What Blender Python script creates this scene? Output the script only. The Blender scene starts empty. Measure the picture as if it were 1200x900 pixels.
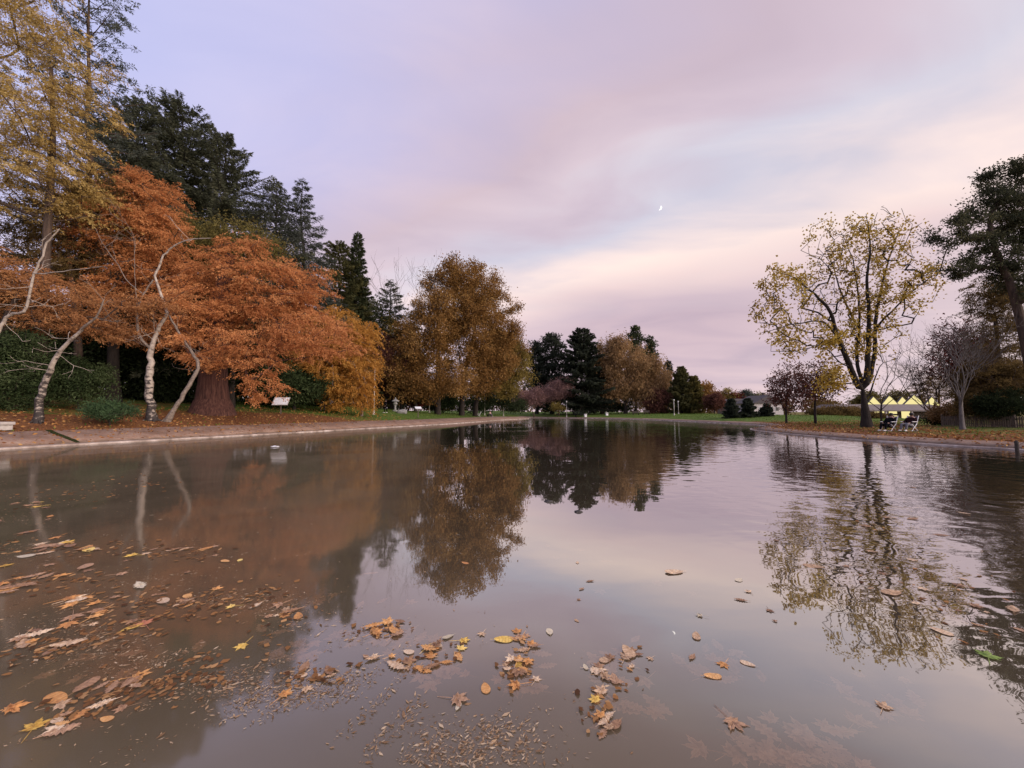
import bpy, bmesh, math, random
import numpy as np
from mathutils import Vector, Matrix

SEED = 7
rng = np.random.default_rng(SEED)
random.seed(SEED)
R = math.radians
scene = bpy.context.scene
COL = scene.collection

# ------------------------------------------------------------------ camera
F = 451.0
HC = 1.6
PITCH = math.atan(32.5 / F)
cp, sp = math.cos(PITCH), math.sin(PITCH)
cam_d = bpy.data.cameras.new('camera')
cam = bpy.data.objects.new('camera', cam_d)
COL.objects.link(cam)
cam.location = (0, 0, HC)
cam.rotation_euler = (math.pi / 2 + PITCH, 0, 0)
cam_d.sensor_width = 36
cam_d.lens = 36 * F / 1200
cam_d.clip_start = 0.05
cam_d.clip_end = 6000
scene.camera = cam


def at(px, py, Y):
    """world point seen at photo pixel (px,py) that lies Y metres down the pond"""
    x = (px - 600) / F
    u = (450 - py) / F
    dx, dy, dz = x, cp - u * sp, sp + u * cp
    t = Y / dy
    return np.array([dx * t, Y, HC + dz * t])


def on_water(px, py, z=0.0):
    x = (px - 600) / F
    u = (450 - py) / F
    dx, dy, dz = x, cp - u * sp, sp + u * cp
    t = (z - HC) / dz
    return np.array([dx * t, dy * t, z])


# ------------------------------------------------------------------ tagging
def tag(o, label=None, cat=None, group=None, kind=None):
    if label:
        o['label'] = label
    if cat:
        o['category'] = cat
    if group:
        o['group'] = group
    if kind:
        o['kind'] = kind
    return o


def thing(name, label, cat, loc=(0, 0, 0), rz=0.0, group=None):
    o = bpy.data.objects.new(name, None)
    COL.objects.link(o)
    o.empty_display_size = 0.2
    o.location = tuple(loc)
    o.rotation_euler = (0, 0, rz)
    return tag(o, label, cat, group)


def link_mesh(name, me, mat, parent=None, local=False):
    o = bpy.data.objects.new(name, me)
    COL.objects.link(o)
    if mat is not None:
        me.materials.append(mat)
    if parent is not None:
        o.parent = parent
        if not local:     # verts given in world coordinates
            m = Matrix.LocRotScale(parent.location, parent.rotation_euler, parent.scale)
            o.matrix_parent_inverse = m.inverted()
    return o


def np_mesh(name, V, Fq, attr=None, smooth=False, uvattr=None):
    """V (n,3); Fq (m,k) equal-size faces"""
    me = bpy.data.meshes.new(name)
    V = np.asarray(V, dtype=np.float32)
    Fq = np.asarray(Fq, dtype=np.int32)
    m, k = Fq.shape
    me.vertices.add(len(V))
    me.vertices.foreach_set('co', V.ravel())
    me.loops.add(m * k)
    me.loops.foreach_set('vertex_index', Fq.ravel())
    me.polygons.add(m)
    me.polygons.foreach_set('loop_start', np.arange(0, m * k, k, dtype=np.int32))
    if smooth:
        me.polygons.foreach_set('use_smooth', np.ones(m, dtype=bool))
    me.update(calc_edges=True)
    me.validate()
    if attr is not None:
        a = me.attributes.new('v', 'FLOAT', 'FACE')
        a.data.foreach_set('value', np.asarray(attr, dtype=np.float32))
    return me


# ------------------------------------------------------------------ materials
def new_mat(name):
    m = bpy.data.materials.new(name)
    m.use_nodes = True
    nt = m.node_tree
    nt.nodes.clear()
    out = nt.nodes.new('ShaderNodeOutputMaterial')
    return m, nt, out


def ramp(nt, fac, stops, interp='LINEAR'):
    r = nt.nodes.new('ShaderNodeValToRGB')
    r.color_ramp.interpolation = interp
    els = r.color_ramp.elements
    while len(els) > 1:
        els.remove(els[-1])
    els[0].position = stops[0][0]
    els[0].color = (*stops[0][1], 1)
    for p, c in stops[1:]:
        e = els.new(p)
        e.color = (*c, 1)
    nt.links.new(fac, r.inputs['Fac'])
    return r.outputs['Color']


def noise(nt, scale, detail=4, rough=0.55, vec=None, dist=0.0):
    n = nt.nodes.new('ShaderNodeTexNoise')
    n.inputs['Scale'].default_value = scale
    n.inputs['Detail'].default_value = detail
    n.inputs['Roughness'].default_value = rough
    n.inputs['Distortion'].default_value = dist
    if vec is not None:
        nt.links.new(vec, n.inputs['Vector'])
    return n.outputs['Fac']


def math_n(nt, op, a, b=None, c=None, clamp=False):
    n = nt.nodes.new('ShaderNodeMath')
    n.operation = op
    n.use_clamp = clamp
    for i, v in enumerate((a, b, c)):
        if v is None:
            continue
        if isinstance(v, (int, float)):
            n.inputs[i].default_value = v
        else:
            nt.links.new(v, n.inputs[i])
    return n.outputs[0]


def mix_col(nt, fac, a, b, blend='MIX'):
    n = nt.nodes.new('ShaderNodeMix')
    n.data_type = 'RGBA'
    n.blend_type = blend
    for sock, v in ((n.inputs[0], fac), (n.inputs[6], a), (n.inputs[7], b)):
        if isinstance(v, (int, float)):
            sock.default_value = v
        elif isinstance(v, tuple):
            sock.default_value = (*v, 1)
        else:
            nt.links.new(v, sock)
    return n.outputs[2]


def foliage_mat(name, cols, transl=0.35):
    m, nt, out = new_mat(name)
    a = nt.nodes.new('ShaderNodeAttribute')
    a.attribute_name = 'v'
    n = len(cols)
    c = ramp(nt, a.outputs['Fac'], [(i / (n - 1), cols[i]) for i in range(n)])
    d = nt.nodes.new('ShaderNodeBsdfDiffuse')
    t = nt.nodes.new('ShaderNodeBsdfTranslucent')
    nt.links.new(c, d.inputs['Color'])
    nt.links.new(c, t.inputs['Color'])
    mx = nt.nodes.new('ShaderNodeMixShader')
    mx.inputs[0].default_value = transl
    nt.links.new(d.outputs[0], mx.inputs[1])
    nt.links.new(t.outputs[0], mx.inputs[2])
    nt.links.new(mx.outputs[0], out.inputs['Surface'])
    return m


def principled(name, base, rough=0.7, noise_scale=None, cols=None, bump=0.0, bump_scale=20, metallic=0.0, spec=0.3,
               coord='Object', stretch=None):
    m, nt, out = new_mat(name)
    b = nt.nodes.new('ShaderNodeBsdfPrincipled')
    b.inputs['Roughness'].default_value = rough
    b.inputs['Metallic'].default_value = metallic
    b.inputs['Specular IOR Level'].default_value = spec
    b.inputs['Base Color'].default_value = (*base, 1)
    tc = nt.nodes.new('ShaderNodeTexCoord')
    vec = tc.outputs[coord]
    if stretch:
        mp = nt.nodes.new('ShaderNodeMapping')
        mp.inputs['Scale'].default_value = stretch
        nt.links.new(vec, mp.inputs['Vector'])
        vec = mp.outputs[0]
    if cols:
        f = noise(nt, noise_scale or 5, 6, 0.62, vec)
        n = len(cols)
        c = ramp(nt, f, [(0.3 + 0.4 * i / (n - 1), cols[i]) for i in range(n)])
        nt.links.new(c, b.inputs['Base Color'])
    if bump:
        bn = nt.nodes.new('ShaderNodeBump')
        bn.inputs['Distance'].default_value = bump
        nt.links.new(noise(nt, bump_scale, 5, 0.6, vec), bn.inputs['Height'])
        nt.links.new(bn.outputs[0], b.inputs['Normal'])
    nt.links.new(b.outputs[0], out.inputs['Surface'])
    return m


def emission(name, col, strength):
    m, nt, out = new_mat(name)
    e = nt.nodes.new('ShaderNodeEmission')
    e.inputs['Color'].default_value = (*col, 1)
    e.inputs['Strength'].default_value = strength
    nt.links.new(e.outputs[0], out.inputs['Surface'])
    return m


M = {}
M['bark_dark'] = principled('bark_dark', (0.03, 0.022, 0.017), 0.9, 3, [(0.014, 0.011, 0.009), (0.045, 0.033, 0.026)], 0.04, 9, stretch=(3, 3, 0.6))
M['bark_brown'] = principled('bark_brown', (0.06, 0.04, 0.03), 0.9, 3, [(0.03, 0.02, 0.015), (0.10, 0.065, 0.045)], 0.04, 9, stretch=(3, 3, 0.6))
M['bark_red'] = principled('bark_red', (0.09, 0.04, 0.03), 0.9, 2.0, [(0.03, 0.015, 0.012), (0.10, 0.042, 0.03), (0.17, 0.08, 0.055)], 0.1, 5, stretch=(5, 5, 0.25))
M['bark_grey'] = principled('bark_grey', (0.12, 0.10, 0.09), 0.9, 4, [(0.06, 0.05, 0.045), (0.17, 0.145, 0.13)], 0.02, 9, stretch=(3, 3, 0.8))
M['bark_pale'] = principled('bark_pale', (0.28, 0.23, 0.19), 0.85, 4, [(0.10, 0.075, 0.06), (0.30, 0.24, 0.19)], 0.01, 9, stretch=(2, 2, 2))


def birch_mat():
    m, nt, out = new_mat('birch_bark')
    b = nt.nodes.new('ShaderNodeBsdfPrincipled')
    b.inputs['Roughness'].default_value = 0.8
    tc = nt.nodes.new('ShaderNodeTexCoord')
    mp = nt.nodes.new('ShaderNodeMapping')
    mp.inputs['Scale'].default_value = (2.2, 2.2, 4.0)
    nt.links.new(tc.outputs['Object'], mp.inputs['Vector'])
    f = noise(nt, 1.6, 5, 0.65, mp.outputs[0])
    # real birches carry black fissured bark near the foot
    sx = nt.nodes.new('ShaderNodeSeparateXYZ')
    nt.links.new(tc.outputs['Object'], sx.inputs[0])
    low = nt.nodes.new('ShaderNodeMapRange')
    low.inputs['From Min'].default_value = 0.8
    low.inputs['From Max'].default_value = 5.0
    low.inputs['To Min'].default_value = 0.2
    low.inputs['To Max'].default_value = -0.06
    nt.links.new(sx.outputs['Z'], low.inputs['Value'])
    s = math_n(nt, 'SUBTRACT', f, low.outputs[0])
    c = ramp(nt, s, [(0.36, (0.03, 0.022, 0.018)), (0.42, (0.10, 0.08, 0.065)), (0.48, (0.30, 0.245, 0.195)), (0.72, (0.46, 0.39, 0.32))])
    nt.links.new(c, b.inputs['Base Color'])
    nt.links.new(b.outputs[0], out.inputs['Surface'])
    return m


M['birch'] = birch_mat()

FOL = {
    'orange': [(0.27, 0.105, 0.042), (0.46, 0.185, 0.07), (0.58, 0.26, 0.10), (0.66, 0.37, 0.16)],
    'orange_gold': [(0.28, 0.12, 0.03), (0.42, 0.20, 0.045), (0.50, 0.26, 0.06), (0.52, 0.31, 0.09)],
    'gold': [(0.19, 0.12, 0.04), (0.36, 0.24, 0.075), (0.50, 0.36, 0.125), (0.62, 0.48, 0.24)],
    'rust': [(0.25, 0.11, 0.045), (0.40, 0.185, 0.075), (0.53, 0.29, 0.12)],
    'cedar': [(0.045, 0.05, 0.033), (0.08, 0.088, 0.055), (0.125, 0.13, 0.08), (0.16, 0.16, 0.10)],
    'cedar_blue': [(0.05, 0.058, 0.048), (0.085, 0.095, 0.075), (0.13, 0.135, 0.105)],
    'fir': [(0.03, 0.038, 0.02), (0.06, 0.07, 0.034), (0.10, 0.11, 0.05)],
    'fir_olive': [(0.055, 0.055, 0.024), (0.105, 0.10, 0.04), (0.17, 0.15, 0.055)],
    'dark_pine': [(0.022, 0.027, 0.02), (0.044, 0.052, 0.035), (0.08, 0.088, 0.055)],
    'pine_green': [(0.025, 0.03, 0.02), (0.055, 0.06, 0.036), (0.10, 0.10, 0.055), (0.15, 0.135, 0.07)],
    'olive': [(0.09, 0.08, 0.025), (0.15, 0.125, 0.04), (0.20, 0.16, 0.055)],
    'oak': [(0.11, 0.056, 0.02), (0.21, 0.11, 0.035), (0.30, 0.165, 0.055), (0.38, 0.24, 0.085)],
    'oak_green': [(0.10, 0.072, 0.022), (0.17, 0.125, 0.035), (0.25, 0.19, 0.055), (0.33, 0.26, 0.08)],
    'shrub': [(0.018, 0.028, 0.012), (0.04, 0.06, 0.024), (0.075, 0.10, 0.042), (0.12, 0.15, 0.07)],
    'shrub_dark': [(0.014, 0.019, 0.010), (0.028, 0.038, 0.018), (0.05, 0.062, 0.028)],
    'brown': [(0.15, 0.085, 0.038), (0.26, 0.155, 0.07), (0.35, 0.22, 0.105), (0.40, 0.27, 0.13)],
    'mauve': [(0.15, 0.085, 0.075), (0.25, 0.145, 0.125), (0.34, 0.21, 0.18)],
    'red': [(0.09, 0.02, 0.018), (0.17, 0.04, 0.03), (0.24, 0.07, 0.045)],
    'maroon': [(0.08, 0.036, 0.028), (0.14, 0.062, 0.045), (0.20, 0.095, 0.066)],
    'maple': [(0.22, 0.13, 0.026), (0.40, 0.26, 0.045), (0.56, 0.40, 0.08), (0.62, 0.48, 0.16)],
    'brown_olive': [(0.08, 0.055, 0.022), (0.15, 0.10, 0.038), (0.23, 0.155, 0.058)],
    'juniper': [(0.03, 0.055, 0.025), (0.06, 0.10, 0.045), (0.09, 0.14, 0.06)],
}
FM = {k: foliage_mat('leaves_' + k, v) for k, v in FOL.items()}

# ------------------------------------------------------------------ pond outline and terrain
shore_pts = [(-23.0, 10), (-21.6, 16.2), (-20.8, 18.7), (-19.4, 21.9), (-17.5, 26.2), (-13.6, 36), (-10, 45), (-5.4, 60),
             (-2.6, 72), (1.2, 82), (3.4, 86.5), (3.9, 91), (2.5, 96), (4.5, 99.5), (10, 97.5), (20, 90.5), (26.5, 77), (28.5, 64), (29.5, 55),
             (29.5, 47), (26.5, 40.5), (22.5, 36.5), (20.6, 32.5), (19.6, 27.5), (19.5, 23.3), (20, 19.8), (20.7, 17.6), (21.1, 15.9), (21, 9), (17, 2.5),
             (10, 0.7), (0, 0.55), (-10, 0.7), (-19, 3.5)]


def catmull_closed(P, step=0.6):
    P = np.array(P, float)
    n = len(P)
    out = []
    for i in range(n):
        p0, p1, p2, p3 = P[i - 1], P[i], P[(i + 1) % n], P[(i + 2) % n]
        k = max(2, int(np.linalg.norm(p2 - p1) / step))
        for j in range(k):
            t = j / k
            out.append(0.5 * ((2 * p1) + (-p0 + p2) * t + (2 * p0 - 5 * p1 + 4 * p2 - p3) * t * t + (-p0 + 3 * p1 - 3 * p2 + p3) * t ** 3))
    return np.array(out)


SH = catmull_closed(shore_pts)


def sdist(x, y):
    """signed distance to the shore: positive on land"""
    x = np.atleast_1d(np.asarray(x, float))
    y = np.atleast_1d(np.asarray(y, float))
    A = SH[::2]
    B = np.roll(A, -1, axis=0)
    best = np.full(x.shape, 1e9)
    inside = np.zeros(x.shape, bool)
    for a, b in zip(A, B):
        d = b - a
        t = np.clip(((x - a[0]) * d[0] + (y - a[1]) * d[1]) / (d @ d), 0, 1)
        best = np.minimum(best, (x - a[0] - t * d[0]) ** 2 + (y - a[1] - t * d[1]) ** 2)
        c = (a[1] > y) != (b[1] > y)
        xi = a[0] + (y - a[1]) / (d[1] if abs(d[1]) > 1e-9 else 1e-9) * d[0]
        inside ^= c & (x < xi)
    r = np.sqrt(best)
    return np.where(inside, -r, r)


def sstep(a, b, x):
    t = np.clip((x - a) / (b - a), 0, 1)
    return t * t * (3 - 2 * t)


def weights(x, y):
    wl = sstep(9, -3, x)
    wr = sstep(12, 20, x) * np.maximum(sstep(58, 44, y), sstep(45, 60, x))
    wl = wl * (1 - wr)
    return wl, wr, np.clip(1 - wl - wr, 0, 1)


def ground_z(x, y):
    x = np.atleast_1d(np.asarray(x, float))
    y = np.atleast_1d(np.asarray(y, float))
    d = sdist(x, y)
    wl, wr, wf = weights(x, y)
    zl = np.interp(d, [-3, -0.6, 0, 2.3, 4.5, 9, 18, 40, 90], [-0.9, -0.6, -0.25, 0.58, 0.98, 1.65, 2.7, 4.2, 6])
    zl = np.where(d > 2.3, 0.58 + (zl - 0.58) * (0.28 + 0.72 * sstep(86, 50, y)), zl)
    zr = np.interp(d, [-3, -0.6, 0, 1.5, 5, 16, 30, 55, 90], [-0.9, -0.6, -0.25, 0.20, 0.30, 0.40, 0.25, -0.5, -0.6])
    zf = np.interp(d, [-3, -0.6, 0, 1.3, 4, 14, 40, 90], [-0.9, -0.6, -0.25, 0.24, 0.55, 1.0, 1.3, 1.5])
    near = sstep(6, 1, y)
    z = wl * zl + wr * zr + wf * zf
    z = np.where(d > 0, z * (1 - near) + near * np.minimum(z, 0.3), z)
    bump = 0.05 * np.sin(x * 0.9 + 1.3 * np.sin(y * 0.35)) * np.sin(y * 0.7 + x * 0.2)
    return z + np.where(d > 3, bump * np.clip((d - 3) / 4, 0, 1), 0)


def gz(x, y):
    return float(ground_z(x, y)[0])


def base_at(px, d, sink=0.05):
    p = at(px, 482, d)
    return np.array([p[0], p[1], gz(p[0], p[1]) - sink])


def grid_lines(lo, hi, fine_lo, fine_hi, step):
    mid = list(np.arange(fine_lo, fine_hi + 1e-6, step))
    a, s = [], step
    v = fine_lo
    while v > lo:
        s *= 1.22
        v -= s
        a.append(v)
    b, s = [], step
    v = fine_hi
    while v < hi:
        s *= 1.22
        v += s
        b.append(v)
    return np.array(a[::-1] + mid + b)


gx = grid_lines(-2500, 2500, -46, 46, 0.8)
gy = grid_lines(-400, 3000, -3, 112, 0.8)
GX, GY = np.meshgrid(gx, gy)
GZ = ground_z(GX.ravel(), GY.ravel())
nx, ny = len(gx), len(gy)
V = np.stack([GX.ravel(), GY.ravel(), GZ], 1)
idx = np.arange(nx * ny).reshape(ny, nx)
Q = np.stack([idx[:-1, :-1].ravel(), idx[:-1, 1:].ravel(), idx[1:, 1:].ravel(), idx[1:, :-1].ravel()], 1)
me = np_mesh('ground', V, Q, smooth=True)
# cover of fallen leaves (1) against grass (0), stored per vertex
dd = sdist(V[:, 0], V[:, 1])
wl, wr, wf = weights(V[:, 0], V[:, 1])
x_, y_ = V[:, 0], V[:, 1]
lit = np.zeros(len(V))
lit += wl * sstep(46, 34, y_) * sstep(9.5, 5, dd) * 1.0          # under the orange trees
lit += wl * sstep(46, 34, y_) * sstep(5, 9, dd) * 0.42
lit += wl * sstep(34, 46, y_) * sstep(3.2, 2.2, dd) * 0.55
lit += wr * (0.47 + 0.4 * sstep(8, 2.5, dd))
lit += wf * sstep(3.0, 1.0, dd) * 0.4
a = me.attributes.new('litter', 'FLOAT', 'POINT')
a.data.foreach_set('value', np.clip(lit, 0, 1).astype(np.float32))


def ground_mat():
    m, nt, out = new_mat('ground_cover')
    b = nt.nodes.new('ShaderNodeBsdfPrincipled')
    b.inputs['Roughness'].default_value = 0.95
    b.inputs['Specular IOR Level'].default_value = 0.1
    at_ = nt.nodes.new('ShaderNodeAttribute')
    at_.attribute_name = 'litter'
    tc = nt.nodes.new('ShaderNodeTexCoord')
    o = tc.outputs['Object']
    n1 = noise(nt, 0.5, 6, 0.65, o)
    n2 = noise(nt, 9, 4, 0.7, o)
    grass = ramp(nt, noise(nt, 1.3, 8, 0.7, o), [(0.3, (0.055, 0.085, 0.018)), (0.55, (0.10, 0.15, 0.028)), (0.75, (0.15, 0.20, 0.04))])
    leaf = ramp(nt, n2, [(0.3, (0.07, 0.032, 0.016)), (0.5, (0.17, 0.072, 0.03)), (0.62, (0.26, 0.115, 0.045)), (0.75, (0.32, 0.18, 0.075))])
    s = math_n(nt, 'ADD', at_.outputs['Fac'], math_n(nt, 'MULTIPLY', math_n(nt, 'SUBTRACT', math_n(nt, 'ADD', math_n(nt, 'MULTIPLY', n1, 0.6), math_n(nt, 'MULTIPLY', n2, 0.4)), 0.5), 2.4))
    mr = nt.nodes.new('ShaderNodeMapRange')
    mr.inputs['From Min'].default_value = 0.38
    mr.inputs['From Max'].default_value = 0.6
    nt.links.new(s, mr.inputs['Value'])
    c = mix_col(nt, mr.outputs[0], grass, leaf)
    nt.links.new(c, b.inputs['Base Color'])
    bn = nt.nodes.new('ShaderNodeBump')
    bn.inputs['Distance'].default_value = 0.06
    nt.links.new(noise(nt, 14, 5, 0.7, o), bn.inputs['Height'])
    nt.links.new(bn.outputs[0], b.inputs['Normal'])
    nt.links.new(b.outputs[0], out.inputs['Surface'])
    return m


g = link_mesh('ground', me, ground_mat())
tag(g, kind='structure')

# concrete apron and its pale lip along the water
n = len(SH)
tan = np.roll(SH, -1, axis=0) - np.roll(SH, 1, axis=0)
tan /= np.linalg.norm(tan, axis=1)[:, None]
nor = np.stack([-tan[:, 1], tan[:, 0]], 1)
if sdist(*(SH[10] + nor[10]))[0] < 0:
    nor = -nor
for _ in range(6):
    nor = (np.roll(nor, 1, 0) + nor * 2 + np.roll(nor, -1, 0))
    nor /= np.linalg.norm(nor, axis=1)[:, None]
wl, wr, wf = weights(SH[:, 0], SH[:, 1])
near = sstep(9, 3, SH[:, 1])


def sweep(name, secL, secR, mat, wob=0.0):
    secL, secR = np.array(secL), np.array(secR)
    w = (wl * (1 - near))[:, None, None]
    S = secL[None] * w + secR[None] * (1 - w)          # (n,k,2)
    k = S.shape[1]
    jit = np.interp(np.arange(n), np.arange(0, n, 3), rng.normal(0, wob, len(np.arange(0, n, 3))))
    P = np.zeros((n, k, 3))
    P[:, :, :2] = SH[:, None, :] + nor[:, None, :] * (S[:, :, :1] + jit[:, None, None])
    P[:, :, 2] = S[:, :, 1]
    i = np.arange(n)
    fs = []
    for j in range(k - 1):
        fs.append(np.stack([i * k + j, ((i + 1) % n) * k + j, ((i + 1) % n) * k + j + 1, i * k + j + 1], 1))
    me = np_mesh(name, P.reshape(-1, 3), np.concatenate(fs))
    return tag(link_mesh(name, me, mat), kind='structure')


def apron_mat():
    m, nt, out = new_mat('weathered_concrete')
    b = nt.nodes.new('ShaderNodeBsdfPrincipled')
    b.inputs['Roughness'].default_value = 0.85
    tc = nt.nodes.new('ShaderNodeTexCoord')
    o = tc.outputs['Object']
    c = ramp(nt, noise(nt, 0.9, 8, 0.7, o), [(0.3, (0.13, 0.08, 0.053)), (0.5, (0.25, 0.165, 0.115)), (0.72, (0.36, 0.26, 0.195))])
    spk = ramp(nt, noise(nt, 11, 4, 0.7, o), [(0.46, (0, 0, 0)), (0.62, (1, 1, 1))])
    c = mix_col(nt, math_n(nt, 'MULTIPLY', spk, 0.8), c, (0.23, 0.105, 0.055))
    # dark stain where the water level rises and falls
    sz = nt.nodes.new('ShaderNodeSeparateXYZ')
    nt.links.new(o, sz.inputs[0])
    st = nt.nodes.new('ShaderNodeMapRange')
    st.inputs['From Min'].default_value = 0.20
    st.inputs['From Max'].default_value = 0.10
    nt.links.new(math_n(nt, 'ADD', sz.outputs['Z'], math_n(nt, 'MULTIPLY', math_n(nt, 'SUBTRACT', noise(nt, 1.2, 6, 0.7, o), 0.5), 0.35)), st.inputs['Value'])
    c = mix_col(nt, math_n(nt, 'MULTIPLY', st.outputs[0], 0.6), c, (0.07, 0.052, 0.038))
    # casting joints every few metres along the bank, drawn by the brick pattern's mortar
    sx = nt.nodes.new('ShaderNodeSeparateXYZ')
    nt.links.new(o, sx.inputs[0])
    j = math_n(nt, 'FRACT', math_n(nt, 'DIVIDE', math_n(nt, 'ADD', sx.outputs['Y'], math_n(nt, 'MULTIPLY', sx.outputs['X'], -0.45)), 4.6))
    j = math_n(nt, 'LESS_THAN', math_n(nt, 'ABSOLUTE', math_n(nt, 'SUBTRACT', j, 0.5)), 0.006)
    c = mix_col(nt, math_n(nt, 'MULTIPLY', j, 0.8), c, (0.05, 0.04, 0.03))
    nt.links.new(c, b.inputs['Base Color'])
    bn = nt.nodes.new('ShaderNodeBump')
    bn.inputs['Distance'].default_value = 0.02
    nt.links.new(noise(nt, 18, 5, 0.7, o), bn.inputs['Height'])
    nt.links.new(bn.outputs[0], b.inputs['Normal'])
    nt.links.new(b.outputs[0], out.inputs['Surface'])
    return m


M['concrete'] = apron_mat()
M['lip'] = principled('worn_lip_concrete', (0.5, 0.43, 0.38), 0.7, 1.4, [(0.14, 0.10, 0.075), (0.34, 0.265, 0.215), (0.56, 0.48, 0.42)], 0.02, 20)
sweep('pond_apron', [(0.20, 0.0), (0.20, 0.085), (1.2, 0.36), (2.35, 0.665), (2.5, 0.63), (2.55, 0.45)],
      [(0.18, 0.0), (0.18, 0.06), (0.8, 0.15), (1.5, 0.262), (1.6, 0.25), (1.65, 0.1)], M['concrete'], 0.07)
sweep('pond_lip', [(-0.02, -0.5), (-0.02, 0.055), (0.0, 0.075), (0.17, 0.088), (0.215, 0.06), (0.22, -0.2)],
      [(-0.02, -0.5), (-0.02, 0.03), (0.0, 0.045), (0.14, 0.058), (0.19, 0.04), (0.2, -0.2)], M['lip'], 0.012)


# the mossy open joint across the apron near its left end
i0 = int(np.argmin(np.hypot(SH[:, 0] + 20.85, SH[:, 1] - 18.6)))
tg = tan[i0] * (1 if tan[i0][1] > 0 else -1)
Vj, Fj = [], []
for k_, (o_, z_) in enumerate([(0.22, 0.092), (0.6, 0.20), (1.2, 0.368), (1.8, 0.528), (2.38, 0.675)]):
    sh_ = 0.25 * (o_ - 0.2) + rng.normal(0, 0.03)
    wd = 0.06 + 0.06 * rng.random()
    for sg in (-1, 1):
        q = SH[i0] + nor[i0] * o_ - tg * 0.55 * sh_ + tg * sg * wd
        Vj.append((q[0], q[1], z_ + 0.03))
    if k_:
        Fj.append((2 * k_ - 2, 2 * k_ - 1, 2 * k_ + 1, 2 * k_))
M['moss'] = principled('moss', (0.03, 0.035, 0.014), 1.0, 14, [(0.012, 0.011, 0.007), (0.05, 0.06, 0.02)], spec=0.0)
tag(link_mesh('mossy_joint', np_mesh('mossy_joint', Vj, Fj), M['moss']), kind='structure')


# water
def water_mat():
    m, nt, out = new_mat('pond_water')
    tc = nt.nodes.new('ShaderNodeTexCoord')
    o = tc.outputs['Object']
    sx = nt.nodes.new('ShaderNodeSeparateXYZ')
    nt.links.new(o, sx.inputs[0])

    def smooth(v, a, b):
        r = nt.nodes.new('ShaderNodeMapRange')
        r.interpolation_type = 'SMOOTHSTEP'
        r.inputs['From Min'].default_value = a
        r.inputs['From Max'].default_value = b
        nt.links.new(v, r.inputs['Value'])
        return r.outputs[0]
    # wind touches the open right half and a band across the far middle
    right = smooth(sx.outputs['X'], 2.0, 4.6)
    patch = smooth(noise(nt, 0.12, 2, 0.5, o), 0.46, 0.62)
    far = math_n(nt, 'MULTIPLY', smooth(sx.outputs['Y'], 20, 27), smooth(sx.outputs['X'], -6, 2))
    far = math_n(nt, 'MULTIPLY', far, patch)
    w = math_n(nt, 'MAXIMUM', math_n(nt, 'MULTIPLY', right, math_n(nt, 'ADD', math_n(nt, 'MULTIPLY', patch, 0.4), 0.6)), far)
    nA = noise(nt, 2.1, 1.5, 0.4, o, 0.3)
    mp = nt.nodes.new('ShaderNodeMapping')
    mp.inputs['Scale'].default_value = (0.8, 2.6, 1)
    mp.inputs['Rotation'].default_value = (0, 0, R(12))
    nt.links.new(o, mp.inputs['Vector'])
    nB = noise(nt, 1.6, 2, 0.5, mp.outputs[0])
    nC = noise(nt, 0.8, 1, 0.3, o)
    h = math_n(nt, 'MULTIPLY', math_n(nt, 'ADD', math_n(nt, 'MULTIPLY', nA, 0.016), math_n(nt, 'MULTIPLY', nB, 0.007)), math_n(nt, 'ADD', math_n(nt, 'MULTIPLY', w, 0.95), 0.05))
    h = math_n(nt, 'ADD', h, math_n(nt, 'MULTIPLY', nC, 0.004))
    # left side: duller, blurrier reflections worked into the surface by a patchy mask
    refl_dull = math_n(nt, 'MULTIPLY', smooth(math_n(nt, 'SUBTRACT', math_n(nt, 'MULTIPLY', sx.outputs['X'], -1.0), math_n(nt, 'MULTIPLY', sx.outputs['Y'], 0.17)), -0.3, 1.6),
                  math_n(nt, 'ADD', 0.62, math_n(nt, 'MULTIPLY', smooth(noise(nt, 0.45, 5, 0.65, o, 0.6), 0.35, 0.65), 0.38)))
    bn = nt.nodes.new('ShaderNodeBump')
    bn.inputs['Strength'].default_value = 1
    bn.inputs['Distance'].default_value = 1
    nt.links.new(h, bn.inputs['Height'])
    lw = nt.nodes.new('ShaderNodeLayerWeight')
    lw.inputs['Blend'].default_value = 0.5
    nt.links.new(bn.outputs[0], lw.inputs['Normal'])
    # reflectance of still water against the angle of view (0 = straight down, 1 = grazing)
    refl = ramp(nt, lw.outputs['Facing'], [(q, (v_, v_, v_)) for q, v_ in ((0, .02), (.34, .06), (.43, .17), (.53, .42), (.65, .66), (.80, .82), (.90, .90), (1, 1))])
    refl = math_n(nt, 'MULTIPLY', refl, math_n(nt, 'SUBTRACT', 1.0, math_n(nt, 'MULTIPLY', refl_dull, 0.55)))
    gl = nt.nodes.new('ShaderNodeBsdfGlossy')
    nt.links.new(math_n(nt, 'ADD', 0.015, math_n(nt, 'MULTIPLY', refl_dull, 0.07)), gl.inputs['Roughness'])
    nt.links.new(bn.outputs[0], gl.inputs['Normal'])
    silt = ramp(nt, noise(nt, 0.5, 5, 0.6, o), [(0.3, (0.175, 0.135, 0.08)), (0.7, (0.225, 0.172, 0.105))])
    df = nt.nodes.new('ShaderNodeBsdfDiffuse')
    nt.links.new(silt, df.inputs['Color'])
    tr = nt.nodes.new('ShaderNodeBsdfTransparent')
    body = nt.nodes.new('ShaderNodeMixShader')
    body.inputs[0].default_value = 0.5
    nt.links.new(tr.outputs[0], body.inputs[1])
    nt.links.new(df.outputs[0], body.inputs[2])
    mx = nt.nodes.new('ShaderNodeMixShader')
    nt.links.new(refl, mx.inputs[0])
    nt.links.new(body.outputs[0], mx.inputs[1])
    nt.links.new(gl.outputs[0], mx.inputs[2])
    nt.links.new(mx.outputs[0], out.inputs['Surface'])
    return m


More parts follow.
